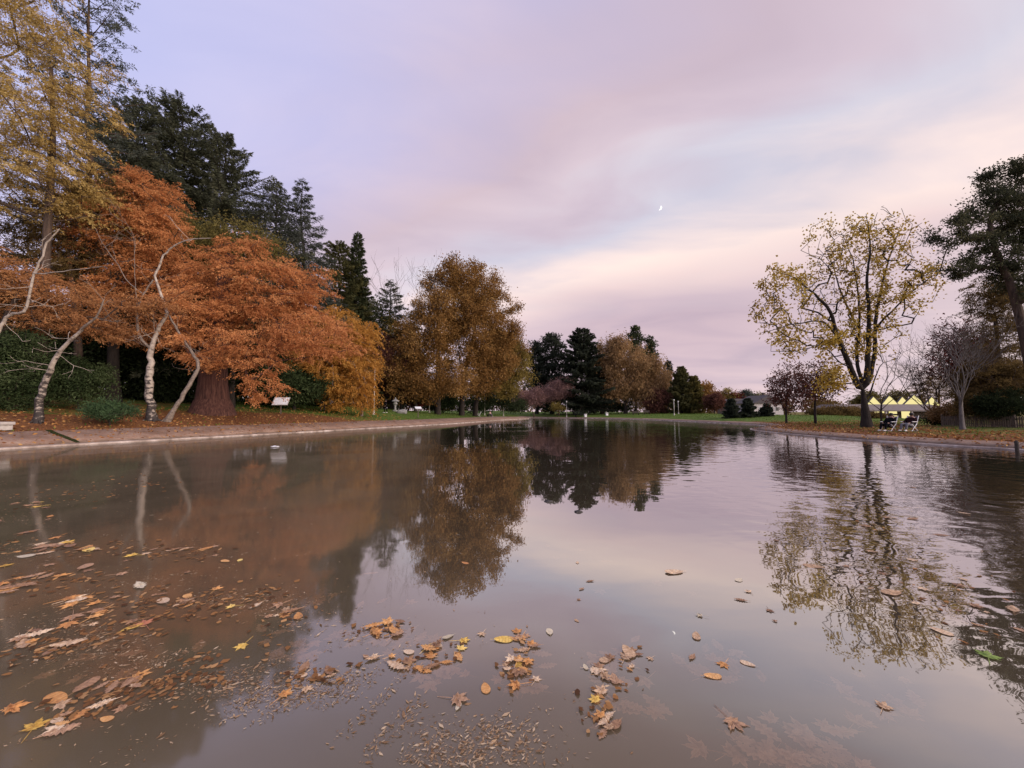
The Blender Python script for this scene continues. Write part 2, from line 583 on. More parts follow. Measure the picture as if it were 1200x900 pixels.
bm = bmesh.new()
vs = [bm.verts.new((p[0] + q[0] * 0.1, p[1] + q[1] * 0.1, 0)) for p, q in zip(SH[::2], nor[::2])]
f = bm.faces.new(vs)
f.normal_update()
if f.normal.z < 0:
    f.normal_flip()
bmesh.ops.triangulate(bm, faces=[f])
me = bpy.data.meshes.new('pond_water')
bm.to_mesh(me)
bm.free()
tag(link_mesh('water', me, water_mat()), kind='structure')
# silt bed hanging just below the surface (the water is thick with it)
me = np_mesh('pond_bed', [(-24, 0.4, -0.22), (32, 0.4, -0.22), (32, 102, -0.22), (-24, 102, -0.22)], [[0, 1, 2, 3]])
M['silt'] = principled('silt', (0.18, 0.13, 0.09), 1.0, 0.7, [(0.17, 0.128, 0.083), (0.21, 0.16, 0.106)], spec=0.0)
tag(link_mesh('pond_bed', me, M['silt']), kind='structure')


# ------------------------------------------------------------------ vegetation generators
def unit(a):
    return a / np.maximum(np.linalg.norm(a, axis=-1, keepdims=True), 1e-9)


def leaf_mesh(name, C, D, L, W, v, mat, parent):
    n = len(C)
    D = unit(D)
    S = unit(np.cross(D, rng.normal(size=(n, 3))))
    L = np.broadcast_to(L, (n,))[:, None]
    W = np.broadcast_to(W, (n,))[:, None]
    P = np.empty((n, 4, 3))
    P[:, 0] = C
    P[:, 1] = C + D * L * 0.45 + S * W * 0.5
    P[:, 2] = C + D * L
    P[:, 3] = C + D * L * 0.45 - S * W * 0.5
    me = np_mesh(name, P.reshape(-1, 3), np.arange(n * 4).reshape(n, 4), attr=np.clip(v, 0, 1))
    return link_mesh(name, me, mat, parent)


def tube_mesh(name, A, B, ra, rb, mat, parent, sides=6):
    """one mesh of tapered tubes A->B"""
    A, B = np.asarray(A, float), np.asarray(B, float)
    n = len(A)
    d = unit(B - A)
    ref = np.where(np.abs(d[:, 2:3]) > 0.9, np.array([[1.0, 0, 0]]), np.array([[0, 0, 1.0]]))
    u = unit(np.cross(d, ref))
    w = np.cross(d, u)
    th = np.arange(sides) / sides * 2 * math.pi
    ring = u[:, None, :] * np.cos(th)[None, :, None] + w[:, None, :] * np.sin(th)[None, :, None]
    ext = d * np.asarray(rb)[:, None] * 0.35
    P = np.concatenate([A[:, None] + ring * np.asarray(ra)[:, None, None], (B + ext)[:, None] + ring * np.asarray(rb)[:, None, None]], 1)
    i = np.arange(n)[:, None] * 2 * sides
    j = np.arange(sides)[None]
    k = (j + 1) % sides
    Fq = np.stack([i + j, i + k, i + sides + k, i + sides + j], -1).reshape(-1, 4)
    me = np_mesh(name, P.reshape(-1, 3), Fq, smooth=True)
    return link_mesh(name, me, mat, parent)


def smooth_poly(P, step):
    P = np.asarray(P, float)
    if len(P) < 3:
        k = max(2, int(np.linalg.norm(P[1] - P[0]) / step))
        return P[0] + (P[-1] - P[0]) * np.linspace(0, 1, k + 1)[:, None]
    Q = np.vstack([2 * P[0] - P[1], P, 2 * P[-1] - P[-2]])
    out = []
    for i in range(1, len(Q) - 2):
        p0, p1, p2, p3 = Q[i - 1], Q[i], Q[i + 1], Q[i + 2]
        k = max(1, int(np.linalg.norm(p2 - p1) / step))
        for j in range(k):
            t = j / k
            out.append(0.5 * ((2 * p1) + (-p0 + p2) * t + (2 * p0 - 5 * p1 + 4 * p2 - p3) * t * t + (-p0 + 3 * p1 - 3 * p2 + p3) * t ** 3))
    out.append(P[-1])
    return np.array(out)


class Skel:
    def __init__(self):
        self.p, self.par, self.fix = [], [], []

    def add(self, pt, par, r=0.0):
        self.p.append(np.asarray(pt, float))
        self.par.append(par)
        self.fix.append(r)
        return len(self.p) - 1

    def poly(self, pts, par, r0=0.0, r1=0.0):
        for i, q in enumerate(pts):
            if par is None:
                par = self.add(q, -1, r0)
            else:
                t = i / max(1, len(pts) - 1)
                par = self.add(q, par, r0 + (r1 - r0) * t if r0 else 0.0)
        return par

    def attach(self, T, step=0.8, sag=0.0, jit=0.08, down=0.8):
        """join every target to the nearest good limb; returns the node index of each target's tip"""
        order = np.argsort(np.linalg.norm(T - self.p[0], axis=1))
        P = list(self.p)
        ends = np.zeros(len(T), int)
        arr = np.zeros((len(P) + len(T) * 12, 3))
        arr[:len(P)] = np.array(P)
        m = len(P)
        for ti in order:
            t = T[ti]
            A = arr[:m]
            dv = t - A
            dist = np.linalg.norm(dv, axis=1)
            cost = dist + down * np.maximum(0, A[:, 2] - t[2] + 0.25 * dist)
            j = int(np.argmin(cost))
            a = A[j].copy()
            k = int(min(11, max(1, dist[j] / step)))
            par = j
            for s in range(1, k + 1):
                f = s / k
                q = a + (t - a) * f
                q = q + np.array([0, 0, sag * dist[j] * math.sin(math.pi * f)]) + (rng.normal(0, jit * dist[j] / k, 3) if s < k else 0)
                par = self.add(q, par)
                arr[m] = q
                m += 1
            ends[ti] = par
        return ends

    def radii(self, tip=0.012, pw=2.3, base=None):
        n = len(self.p)
        acc = np.zeros(n)
        has = np.zeros(n, bool)
        for i in range(n - 1, -1, -1):
            if acc[i] == 0:
                acc[i] = tip ** pw
            if self.par[i] >= 0:
                acc[self.par[i]] += acc[i]
        r = acc ** (1 / pw)
        if base:
            s = base / r[0]
            r = np.maximum(tip, r * np.where(r > tip * 3, s ** np.clip(np.log(r / tip) / math.log(max(r[0] / tip, 1.1)), 0, 1), 1))
        fx = np.array(self.fix)
        r = np.where(fx > 0, fx, r)
        return r

    def mesh(self, name, mat, parent, tip=0.012, base=None, sides=6, flare=True):
        P = np.array(self.p)
        par = np.array(self.par)
        r = self.radii(tip, base=base)
        e = np.where(par >= 0)[0]
        pa = par[e]
        rc, rp = r[e], r[pa]
        ra = np.where(rc < 0.6 * rp, rc * 1.25, rp)
        return tube_mesh(name, P[pa], P[e], ra, rc, mat, parent, sides)


def sample_blobs(blobs, n, shell=0.45):
    """blobs: list of (centre(3), radii(3), weight)"""
    w = np.array([b[2] for b in blobs], float)
    w /= w.sum()
    ch = rng.choice(len(blobs), n, p=w)
    d = unit(rng.normal(size=(n, 3)))
    r = rng.random(n) ** shell
    C = np.array([b[0] for b in blobs])[ch]
    RR = np.array([b[1] for b in blobs])[ch]
    return C + d * RR * r[:, None]


def px_blobs(bl, d):
    out = []
    for b in bl:
        cx, cy, rx, ry = b[:4]
        off = b[4] if len(b) > 4 else 0.0
        thick = b[5] if len(b) > 5 else 0.85
        k = (d + off) / F
        out.append((at(cx, cy, d + off), np.array([rx * k, rx * k * thick, ry * k]), rx * ry * (b[6] if len(b) > 6 else 1.0)))
    return out


def blob_tree(name, label, cat, px, d, blobs, fol, nclump=220, nleaf=120, clump=0.9, flat=0.6, L=0.2, W=0.08, droop=0.3,
              bark='bark_dark', trunk_r=0.35, trunk=None, limbs=(), group=None, shell=0.4, tip=0.015, step=0.9, sag=0.02,
              clumpvar=0.5, leader=0.75, base=None, sides=7, flare=1.35, keep=1.0, feather=0):
    b = base_at(px, d, max(0.05, trunk_r * 0.4)) if base is None else np.array(base, float)
    t = thing(name, label, cat, b, 0, group)
    wb = px_blobs(blobs, d)
    T = sample_blobs(wb, nclump, shell)
    T[:, 2] = np.maximum(T[:, 2], b[2] + 0.25)
    sk = Skel()
    topz = max(c[2] + r[2] * 0.5 for c, r, w in wb)
    if trunk is None:
        cx = np.average([c[0] for c, r, w in wb], weights=[w for *_, w in wb])
        cy = np.average([c[1] for c, r, w in wb], weights=[w for *_, w in wb])
        H = (topz - b[2]) * leader
        pts = [b, b + np.array([(cx - b[0]) * 0.06, (cy - b[1]) * 0.06, H * 0.3]), b + np.array([(cx - b[0]) * 0.4, (cy - b[1]) * 0.4, H * 0.65]),
               b + np.array([(cx - b[0]) * 0.75, (cy - b[1]) * 0.75, H])]
    else:
        pts = [at(*q) for q in trunk]
        pts[0] = b
    pp = smooth_poly(pts, step)
    nn = len(pp)
    last = None
    for i, q in enumerate(pp):
        f_ = i / max(1, nn - 1)
        rr = trunk_r * ((1 - 0.72 * f_) + (flare - 1) * max(0, 1 - f_ * 7) ** 2)
        last = sk.add(q, -1 if last is None else last, rr)
    for lm in limbs:
        q = smooth_poly([at(*p) for p in lm['p']], step * 0.8)
        A = np.array(sk.p)
        j = int(np.argmin(np.linalg.norm(A - q[0], axis=1)))
        r0, r1 = lm['r']
        par = j
        for i, s in enumerate(q[1:]):
            par = sk.add(s + rng.normal(0, 0.02, 3), par, r0 + (r1 - r0) * (i / max(1, len(q) - 2)))
    ends = sk.attach(T, step, sag)
    sk.mesh('trunk', M[bark], t, tip, None, sides)
    # leaves: gaussian sprays about the clump centres and back along the twig
    if keep < 1:
        hrel = (T[:, 2] - T[:, 2].min()) / np.ptp(T[:, 2])
        sel = rng.random(len(T)) < keep * (1.25 - 0.75 * hrel)
        T = T[sel]
        ends = ends[sel]
    P = np.array(sk.p)
    par = np.array(sk.par)
    prev = P[np.maximum(par[ends], 0)]
    m = np.maximum(3, (nleaf * rng.uniform(0.45, 1.5, len(T))).astype(int))
    rep = np.repeat(np.arange(len(T)), m)
    if feather:      # drooping fern-like sprays that fan outwards from the limbs
        nsp = feather
        ctr = np.average([c for c, r, w in wb], axis=0, weights=[w for *_, w in wb])
        out = T - np.array([ctr[0], ctr[1], 0])
        out[:, 2] = 0
        out = unit(unit(out) + rng.normal(0, 0.35, out.shape) * np.array([1, 1, 0.2]))
        sid = rep * nsp + rng.integers(0, nsp, len(rep))
        ns = len(T) * nsp
        ti = np.arange(ns) // nsp
        sdir = unit(out[ti] + rng.normal(0, 0.75, (ns, 3)) * np.array([1, 1, 0.35]) + np.array([0, 0, 0.12 - droop * 0.22]))
        so = T[ti] - out[ti] * clump * 0.45 + rng.normal(0, 0.28, (ns, 3)) * clump * np.array([1, 1, flat * 0.55])
        ln = clump * rng.uniform(0.6, 1.35, ns)
        s_ = rng.random(len(rep)) ** 0.8
        C = so[sid] + sdir[sid] * (ln[sid] * s_)[:, None]
        C[:, 2] -= droop * 0.45 * ln[sid] * s_ ** 2
        sd = unit(np.cross(sdir[sid], np.array([0, 0, 1.0])))
        lat = rng.normal(0, 1, len(rep)) * 0.13 * clump * (1.15 - s_)
        C = C + sd * lat[:, None]
        C[:, 2] -= rng.random(len(rep)) ** 2 * 0.22 * clump * droop + np.abs(lat) * 0.3
        C[:, 2] = np.maximum(C[:, 2], b[2] + 0.02 + 0.3 * rng.random(len(C)))
        D = sdir[sid] * 0.7 + sd * np.sign(lat)[:, None] * 0.6 + rng.normal(size=C.shape) * 0.4 + np.array([0, 0, -0.7 * droop])
        v = np.clip(0.35 * rng.random(len(rep)) + 0.3 * rng.random(ns)[sid] + 0.35 * rng.random(len(T))[rep], 0, 1)
        leaf_mesh('crown', C, D, L * rng.uniform(0.6, 1.3, len(rep)), W * rng.uniform(0.7, 1.3, len(rep)), v, FM[fol], t)
        return t
    tw = rng.random(len(rep))[:, None] ** 2
    base_p = T[rep] * (1 - tw * 0.8) + prev[rep] * tw * 0.8
    sz = rng.uniform(0.6, 1.25, len(T))[rep][:, None] * clump
    off = rng.normal(size=(len(rep), 3)) * np.array([1, 1, flat]) * sz * 0.55
    C = base_p + off
    gzv = np.full(len(C), b[2] - 0.3)
    C[:, 2] = np.maximum(C[:, 2] - droop * 0.35 * np.linalg.norm(off[:, :2], axis=1), gzv + 0.3 * rng.random(len(C)))
    D = rng.normal(size=(len(rep), 3)) + unit(off) * 0.7 + np.array([0, 0, -droop * 1.6])
    v = np.clip((1 - clumpvar) * rng.random(len(rep)) + clumpvar * rng.random(len(T))[rep], 0, 1)
    leaf_mesh('crown', C, D, L * rng.uniform(0.6, 1.3, len(rep)), W * rng.uniform(0.7, 1.3, len(rep)), v, FM[fol], t)
    return t


def conifer(name, label, cat, px, d, top, rad_px, fol, nb=260, dens=34, first=0.1, e0=-12, e1=35, droop=0.25, tipup=0.1, prof=0.8,
            L=0.35, W=0.09, bark='bark_dark', trunk_r=0.4, group=None, hang=0.3, wid=0.22, irregular=0.25, base=None, bulge=0.0, tuft=False):
    b = base_at(px, d) if base is None else np.array(base, float)
    t = thing(name, label, cat, b, 0, group)
    tp = at(top[0], top[1], d)
    H = tp[2] - b[2]
    Rm = rad_px * d / F
    axis = tp - b
    # trunk, slightly crooked
    ks = np.linspace(0, 1, 16)
    bend = np.cumsum(rng.normal(0, 0.004 * H, (16, 2)), axis=0)
    bend = bend - np.outer(ks, bend[-1])
    tr = b + np.outer(ks, axis)
    tr[:, :2] += bend
    rt = trunk_r * (1 - ks) ** 0.9 + 0.02 + trunk_r * 0.5 * np.maximum(0, 1 - ks * 14)

    def on_trunk(f):
        return np.stack([np.interp(f, ks, tr[:, i]) for i in range(3)], 1)
    f = first + (1 - first) * (np.arange(nb) + rng.random(nb)) / nb
    f = np.minimum(f, 0.995)
    q = (1 - f) / (1 - first)
    length = Rm * (q ** prof + bulge * np.sin(np.pi * q)) * (1 - irregular + 2 * irregular * rng.random(nb)) + 0.025 * H * (0.2 + 0.4 * rng.random(nb))
    az = np.arange(nb) * 2.39996 + rng.normal(0, 0.35, nb)
    el = np.radians(e0 + (e1 - e0) * f + rng.normal(0, 7, nb))
    S0 = on_trunk(f)
    hz = np.stack([np.cos(az), np.sin(az), np.zeros(nb)], 1)

    def bp(s, i):
        ln = length[i]
        P = S0[i] + hz[i] * (np.cos(el[i]) * ln * s)[:, None]
        P[:, 2] += ln * (np.sin(el[i]) * s - droop * s ** 2 + tipup * s ** 3)
        return P
    segs = 4
    ii = np.arange(nb)
    A, B, ra, rb = [tr[:-1]], [tr[1:]], [rt[:-1]], [rt[1:]]
    br = np.clip(length * 0.012, 0.012, 0.12)
    for s in range(segs):
        A.append(bp(np.full(nb, s / segs), ii))
        B.append(bp(np.full(nb, (s + 1) / segs), ii))
        ra.append(br * (1 - s / segs * 0.85))
        rb.append(br * (1 - (s + 1) / segs * 0.85))
    tube_mesh('trunk', np.concatenate(A), np.concatenate(B), np.concatenate(ra), np.concatenate(rb), M[bark], t, 6)
    m = np.maximum(8, (dens * length).astype(int))
    rep = np.repeat(ii, m)
    n = len(rep)
    if tuft:      # needles gathered in round tufts along the branch (pines)
        s = np.clip(np.round((0.35 + 0.65 * rng.random(n) ** 0.7) * 5) / 5 + rng.normal(0, 0.02, n), 0.1, 1.05)
        key = (rep * 7 + np.round(s * 5)).astype(int)
        rr = np.random.default_rng(3).normal(size=(key.max() + 1, 3))
        P = bp(s, rep) + rr[key] * (wid * length[rep])[:, None] * np.array([0.8, 0.8, 0.35])
        off = unit(rng.normal(size=(n, 3))) * (rng.random(n) ** 0.5 * wid * 1.1)[:, None] * np.array([1, 1, 0.7]) * np.clip(length[rep], 0.6, 2.6)[:, None]
        P = P + off
        D = unit(off) + rng.normal(size=(n, 3)) * 0.5
        v = 0.5 * rng.random(n) + 0.5 * np.random.default_rng(4).random(key.max() + 1)[key]
    else:
        s = 0.12 + 0.9 * rng.random(n) ** 0.75
        P = bp(s, rep)
        side = np.stack([-np.sin(az), np.cos(az), np.zeros(nb)], 1)[rep]
        lat = rng.uniform(-1, 1, n) * wid * length[rep] * np.clip(1.25 - s, 0.15, 1)
        P = P + side * lat[:, None]
        P[:, 2] -= np.abs(lat) * 0.35 + hang * rng.random(n) ** 2 * np.clip(length[rep] * 0.25, 0.1, 0.9)
        D = hz[rep] * 0.8 + side * np.sign(lat)[:, None] * 0.8 + rng.normal(size=(n, 3)) * 0.35
        D[:, 2] -= hang * 1.3
        v = 0.55 * rng.random(n) + 0.45 * rng.random(nb)[rep]
    leaf_mesh('crown', P, D, L * rng.uniform(0.6, 1.3, n), W * rng.uniform(0.7, 1.3, n), v, FM[fol], t)
    return t


def grow_twigs(sk, par, direction, length, depth, spread=0.55, up=0.12, kids=3, seg=3, tips=None, shrink=0.66):
    p = sk.p[par]
    d = np.array(direction, float)
    nodes = []
    for s in range(seg):
        d = unit(d + rng.normal(0, 0.13, 3) + np.array([0, 0, up]))
        p = p + d * length / seg
        par = sk.add(p, par)
        nodes.append((par, d.copy()))
    if depth == 0:
        if tips is not None:
            tips.append(p)
        return
    for k in range(kids):
        j, dj = nodes[-1] if k == 0 else nodes[rng.integers(0, seg)]
        nd = unit(dj + rng.normal(0, spread, 3))
        grow_twigs(sk, j, nd, length * shrink * rng.uniform(0.75, 1.2), depth - 1, spread, up, kids, seg, tips, shrink)


def bare_tree(name, label, cat, px, d, height_px, fol=None, bark='bark_grey', trunk_r=0.18, depth=5, kids=3, fork=0.25, spread=0.5, up=0.12,
              nleaf=0, L=0.15, W=0.08, lean=(0, 0), group=None, tip=0.008, first=0.42, stems=1, shrink=0.68, clump=0.35):
    b = base_at(px, d)
    t = thing(name, label, cat, b, 0, group)
    H = height_px * d / F
    sk = Skel()
    tips = []
    root = sk.add(b, -1, trunk_r * 1.3)
    for s in range(stems):
        par = root
        dirn = unit(np.array([lean[0] + (rng.normal(0, 0.35) if stems > 1 else 0), lean[1], 1.0]))
        p = b.copy()
        k = 4
        for i in range(k):
            p = p + dirn * H * fork / k + rng.normal(0, 0.02, 3)
            par = sk.add(p, par, trunk_r * (1 - 0.35 * (i + 1) / k))
        for j in range(kids + 2):
            a = j * 2 * math.pi / (kids + 2) + rng.random()
            dj = unit(dirn * 0.9 + np.array([math.cos(a), math.sin(a), 0]) * spread * 1.3)
            grow_twigs(sk, par - (j % 2), dj, H * first, depth - 1, spread, up, kids, 3, tips, shrink)
    sk.mesh('trunk', M[bark], t, tip, None, 5)
    if nleaf and fol:
        T = np.array(tips)
        rep = np.repeat(np.arange(len(T)), nleaf)
        C = T[rep] + rng.normal(size=(len(rep), 3)) * clump
        v = 0.5 * rng.random(len(rep)) + 0.5 * rng.random(len(T))[rep]
        leaf_mesh('crown', C, rng.normal(size=(len(rep), 3)) - np.array([0, 0, 0.4]), L * rng.uniform(.6, 1.3, len(rep)), W * rng.uniform(.7, 1.3, len(rep)), v, FM[fol], t)
    return t


def shrub(name, label, px, d, blobs, fol, n=70, nleaf=90, clump=0.5, L=0.16, W=0.07, group=None, cat='shrub', droop=0.2, bark='bark_dark', trunk_r=0.06):
    return blob_tree(name, label, cat, px, d, blobs, fol, n, nleaf, clump, 0.7, L, W, droop, bark, trunk_r, group=group, shell=0.4, tip=0.01, step=0.5, leader=0.4)


# ================================================================== LEFT BANK TREES
# gold feathery conifer at the left edge
blob_tree('golden_larch', 'tall feathery gold larch at the left edge, sky showing through its foliage', 'tree', 45, 25,
          [(60, 40, 60, 60, 0), (20, 0, 60, 60, 1), (90, 130, 45, 60, 0), (40, 130, 60, 60, -1), (10, 200, 60, 50, 0), (80, 205, 45, 40, 0), (-60, 100, 60, 110, 0), (40, -70, 50, 60, 0), (95, 250, 40, 30, 1), (-20, -120, 40, 70)],
          'gold', 430, 260, 1.1, 0.5, 0.16, 0.055, 0.7, 'bark_brown', 0.34, feather=8, trunk=[(50, 482, 25), (52, 330, 25), (58, 230, 25), (62, 160, 25), (60, 80, 25)], sag=-0.02, tip=0.014)
conifer('sparse_pine', 'tall sparse pine with bare upper stem rising behind the gold larch', 'tree', 82, 33, (108, -60), 66, 'cedar_blue', nb=150, dens=60, first=0.3, e0=-5, e1=30, droop=0.05,
        tipup=0.15, prof=0.5, L=0.24, W=0.07, trunk_r=0.34, wid=0.1, irregular=0.45, bark='bark_brown', tuft=True)
# dark cedars behind
conifer('cedar_tree', 'dark layered cedar behind the top of the orange trees, tallest of the cedars', 'tree', 160, 42, (165, 120), 80, 'cedar', nb=270, dens=75, first=0.1, e0=-8, e1=34, droop=0.14, prof=0.5,
        L=0.42, W=0.09, trunk_r=0.5, hang=0.25, wid=0.17, irregular=0.55)
conifer('cedar_tree', 'dark layered cedar with a broad sloping right shoulder, middle of the cedars', 'tree', 212, 44, (212, 122), 92, 'cedar', nb=300, dens=75, first=0.1, e0=-8, e1=34, droop=0.16, prof=0.55,
        L=0.42, W=0.09, trunk_r=0.5, hang=0.25, wid=0.17, irregular=0.55)
conifer('cedar_tree', 'dark cedar stepping down beside the blue grey hemlocks, rightmost of the cedars', 'tree', 266, 45, (262, 160), 90, 'cedar', nb=280, dens=75, first=0.1, e0=-8, e1=34, droop=0.16, prof=0.6,
        L=0.4, W=0.09, trunk_r=0.45, hang=0.25, wid=0.17, irregular=0.55)
conifer('hemlock_tree', 'grey green hemlock with drooping tip above the orange crown, left of the pair', 'tree', 322, 48, (324, 212), 72, 'cedar_blue', nb=250, dens=55, first=0.1, e0=-12, e1=25, droop=0.22, prof=0.72,
        L=0.4, W=0.08, trunk_r=0.4, hang=0.4, wid=0.2, irregular=0.3)
conifer('hemlock_tree', 'grey green hemlock with a fine needle tip, right of the pair', 'tree', 355, 50, (355, 210), 66, 'cedar_blue', nb=240, dens=50, first=0.1, e0=-12, e1=25, droop=0.2, prof=0.85,
        L=0.4, W=0.08, trunk_r=0.4, hang=0.4, wid=0.2, irregular=0.35)
blob_tree('olive_tree', 'rounded olive green tree showing just over the orange crown below the cedars', 'tree', 270, 36,
          [(265, 290, 60, 38, 0), (235, 280, 35, 30, 0), (310, 300, 35, 30, 0)], 'olive', 150, 130, 1.0, 0.7, 0.22, 0.09, 0.3, trunk_r=0.3)
conifer('sequoia_tree', 'narrow pointed dark sequoia right of the hemlocks', 'tree', 421, 60, (420, 274), 30, 'fir', nb=260, dens=80, first=0.05, e0=-20, e1=35, droop=0.1, prof=0.75, L=0.45, W=0.12, trunk_r=0.5, hang=0.3, wid=0.2, irregular=0.15)
conifer('fir_tree', 'olive fir tree half hidden between hemlock and sequoia', 'tree', 396, 58, (398, 286), 46, 'fir_olive', nb=220, dens=70, first=0.05, e0=-15, e1=30, droop=0.1, prof=0.5, L=0.45, W=0.11, trunk_r=0.45, hang=0.3, wid=0.22, irregular=0.3)
conifer('fir_tree', 'thin topped fir between sequoia and the big oaks', 'tree', 459, 66, (458, 328), 50, 'fir', nb=150, dens=34, first=0.08, e0=-10, e1=25, droop=0.12, prof=0.8, L=0.5, W=0.11, trunk_r=0.4, hang=0.3, wid=0.18, irregular=0.35)
bare_tree('bare_tree', 'leafless twiggy tree standing against the sky left of the tallest oak', 'tree', 487, 66, 170, None, 'bark_grey', 0.25, 5, 3, 0.35, 0.42, 0.2, first=0.3)

# orange swamp cypresses
blob_tree('orange_cypress', 'big orange feathery cypress with a huge buttressed red trunk', 'tree', 249, 31,
          [(290, 335, 75, 45, 0), (240, 365, 65, 35, -2), (335, 375, 75, 40, 0), (300, 300, 45, 26, 0), (205, 340, 60, 40, 1), (285, 405, 95, 24, -3), (225, 405, 50, 12, 1, .8, .5), (355, 335, 42, 38, 1), (375, 395, 50, 25, -1),
           (302, 448, 32, 20, -3.5, 0.6, .8)],
          'orange', 450, 270, 1.1, 0.5, 0.17, 0.057, 0.75, 'bark_red', 1.15, feather=9, trunk=[(249, 482, 31), (250, 440, 31), (254, 390, 31), (262, 330, 31), (270, 300, 31)], sag=0.0, clumpvar=0.6, flare=1.55, sides=14)
blob_tree('orange_cypress', 'golden orange cypress whose branches weep to the ground beside the pale lamp post', 'tree', 424, 43,
          [(395, 395, 42, 38, 0), (420, 405, 25, 45, -1), (405, 440, 40, 35, -1), (426, 455, 16, 28, -1), (385, 420, 45, 22, 0), (402, 466, 20, 14, -1.5), (425, 385, 18, 14, 0)],
          'orange_gold', 340, 210, 1.1, 0.75, 0.22, 0.07, 1.1, 'bark_pale', 0.15, feather=8, sag=0.05, clumpvar=0.55, flare=1.2)
blob_tree('orange_cypress', 'tall orange cypress on a slim dark trunk, in front of the dark cedars', 'tree', 132, 31,
          [(172, 240, 48, 45, 0), (140, 262, 55, 50, 0), (195, 282, 45, 40, 0), (108, 292, 50, 40, 0), (166, 210, 28, 18, 0), (200, 312, 60, 30, 0), (150, 342, 70, 35, 0), (155, 385, 50, 15, 0, .8, .5)],
          'orange', 420, 220, 1.05, 0.5, 0.17, 0.055, 0.75, 'bark_dark', 0.42, feather=9, trunk=[(132, 482, 31), (133, 400, 31), (138, 320, 31), (150, 230, 31), (160, 205, 31)], clumpvar=0.6)
blob_tree('orange_cypress', 'low spreading orange cypress boughs at the left edge above the leaning birch', 'tree', -30, 24,
          [(30, 335, 62, 20, 0), (80, 352, 60, 20, 0), (118, 372, 48, 16, 0), (0, 315, 50, 22, 0), (60, 375, 40, 14, 0), (-50, 330, 50, 60, 0), (150, 388, 45, 14, 1), (188, 346, 30, 12, -.5), (170, 360, 26, 10, -.3)],
          'rust', 330, 190, 0.9, 0.4, 0.14, 0.045, 0.6, 'bark_brown', 0.4, feather=9, clumpvar=0.6)
blob_tree('golden_cypress', 'brown gold cypress filling the gap between gold larch and tall orange cypress', 'tree', 88, 29,
          [(90, 250, 45, 40), (60, 290, 45, 35), (110, 220, 35, 30), (30, 270, 45, 40), (75, 310, 40, 20)], 'brown_olive', 240, 170, 1.1, 0.5, 0.17, 0.06, 0.6, 'bark_brown', 0.3, feather=8)


# birches: white limbs seen among the orange
def birch(label, px, d, trunk, limbs, r, bark='birch', twigs=True, name='birch_tree'):
    b = base_at(px, d)
    t = thing(name, label, 'tree', b)
    sk = Skel()
    pts = [at(*q) for q in trunk]
    pts[0] = b
    pp = smooth_poly(pts, 0.3)
    last = None
    for i, q in enumerate(pp):
        f_ = i / (len(pp) - 1)
        wob = rng.normal(0, r * 0.12, 3) if 0 < i else 0
        last = sk.add(q + wob, -1 if last is None else last, r * (1 - 0.65 * f_) * (1.25 if i < 2 else 1) * rng.uniform(0.92, 1.08))
    main = sk
    for lm in limbs:
        q = smooth_poly([at(*p) for p in lm['p']], 0.25)
        r0, r1 = lm['r']
        if 'm' in lm:          # a limb of its own, greyer than the stem
            sk = Skel()
            par = sk.add(q[0], -1, r0)
            for i, s in enumerate(q[1:]):
                par = sk.add(s + rng.normal(0, 0.012, 3), par, r0 + (r1 - r0) * i / max(1, len(q) - 2))
                if i > len(q) * 0.3 and rng.random() < 0.5:
                    grow_twigs(sk, par, unit(rng.normal(size=3) + np.array([0, -.2, 0.4])), 0.8, 2, 0.5, 0.05, 2, 3)
            sk.mesh('branch', M[lm['m']], t, 0.005, None, 6)
            sk = main
            continue
        A = np.array(sk.p)
        par = int(np.argmin(np.linalg.norm(A - q[0], axis=1)))
        r0, r1 = lm['r']
        for i, s in enumerate(q[1:]):
            par = sk.add(s + rng.normal(0, 0.012, 3), par, r0 + (r1 - r0) * i / max(1, len(q) - 2))
            if twigs and i > len(q) * 0.6 and rng.random() < 0.15:
                grow_twigs(sk, par, unit(rng.normal(size=3) + np.array([0, -.2, 0.6])), 0.9, 2, 0.5, 0.1, 2, 3)
    for q in range(5):
        a_ = q * 1.26 + rng.random()
        j = sk.add(b + np.array([math.cos(a_), math.sin(a_), 0]) * r * 0.75 + np.array([0, 0, 0.22]), 0, r * 0.5)
        sk.add(b + np.array([math.cos(a_), math.sin(a_), 0]) * r * 2.3 + np.array([0, 0, -0.05]), j, r * 0.18)
    top = len(pp) - 1
    for q in range(7):
        grow_twigs(sk, int(rng.integers(top // 2, top)), unit(rng.normal(size=3) + np.array([0, -.3, .3])), 0.9, 2, 0.5, 0.02, 2, 3)
    o = sk.mesh('trunk', M[bark], t, 0.006, None, 8)
    return t


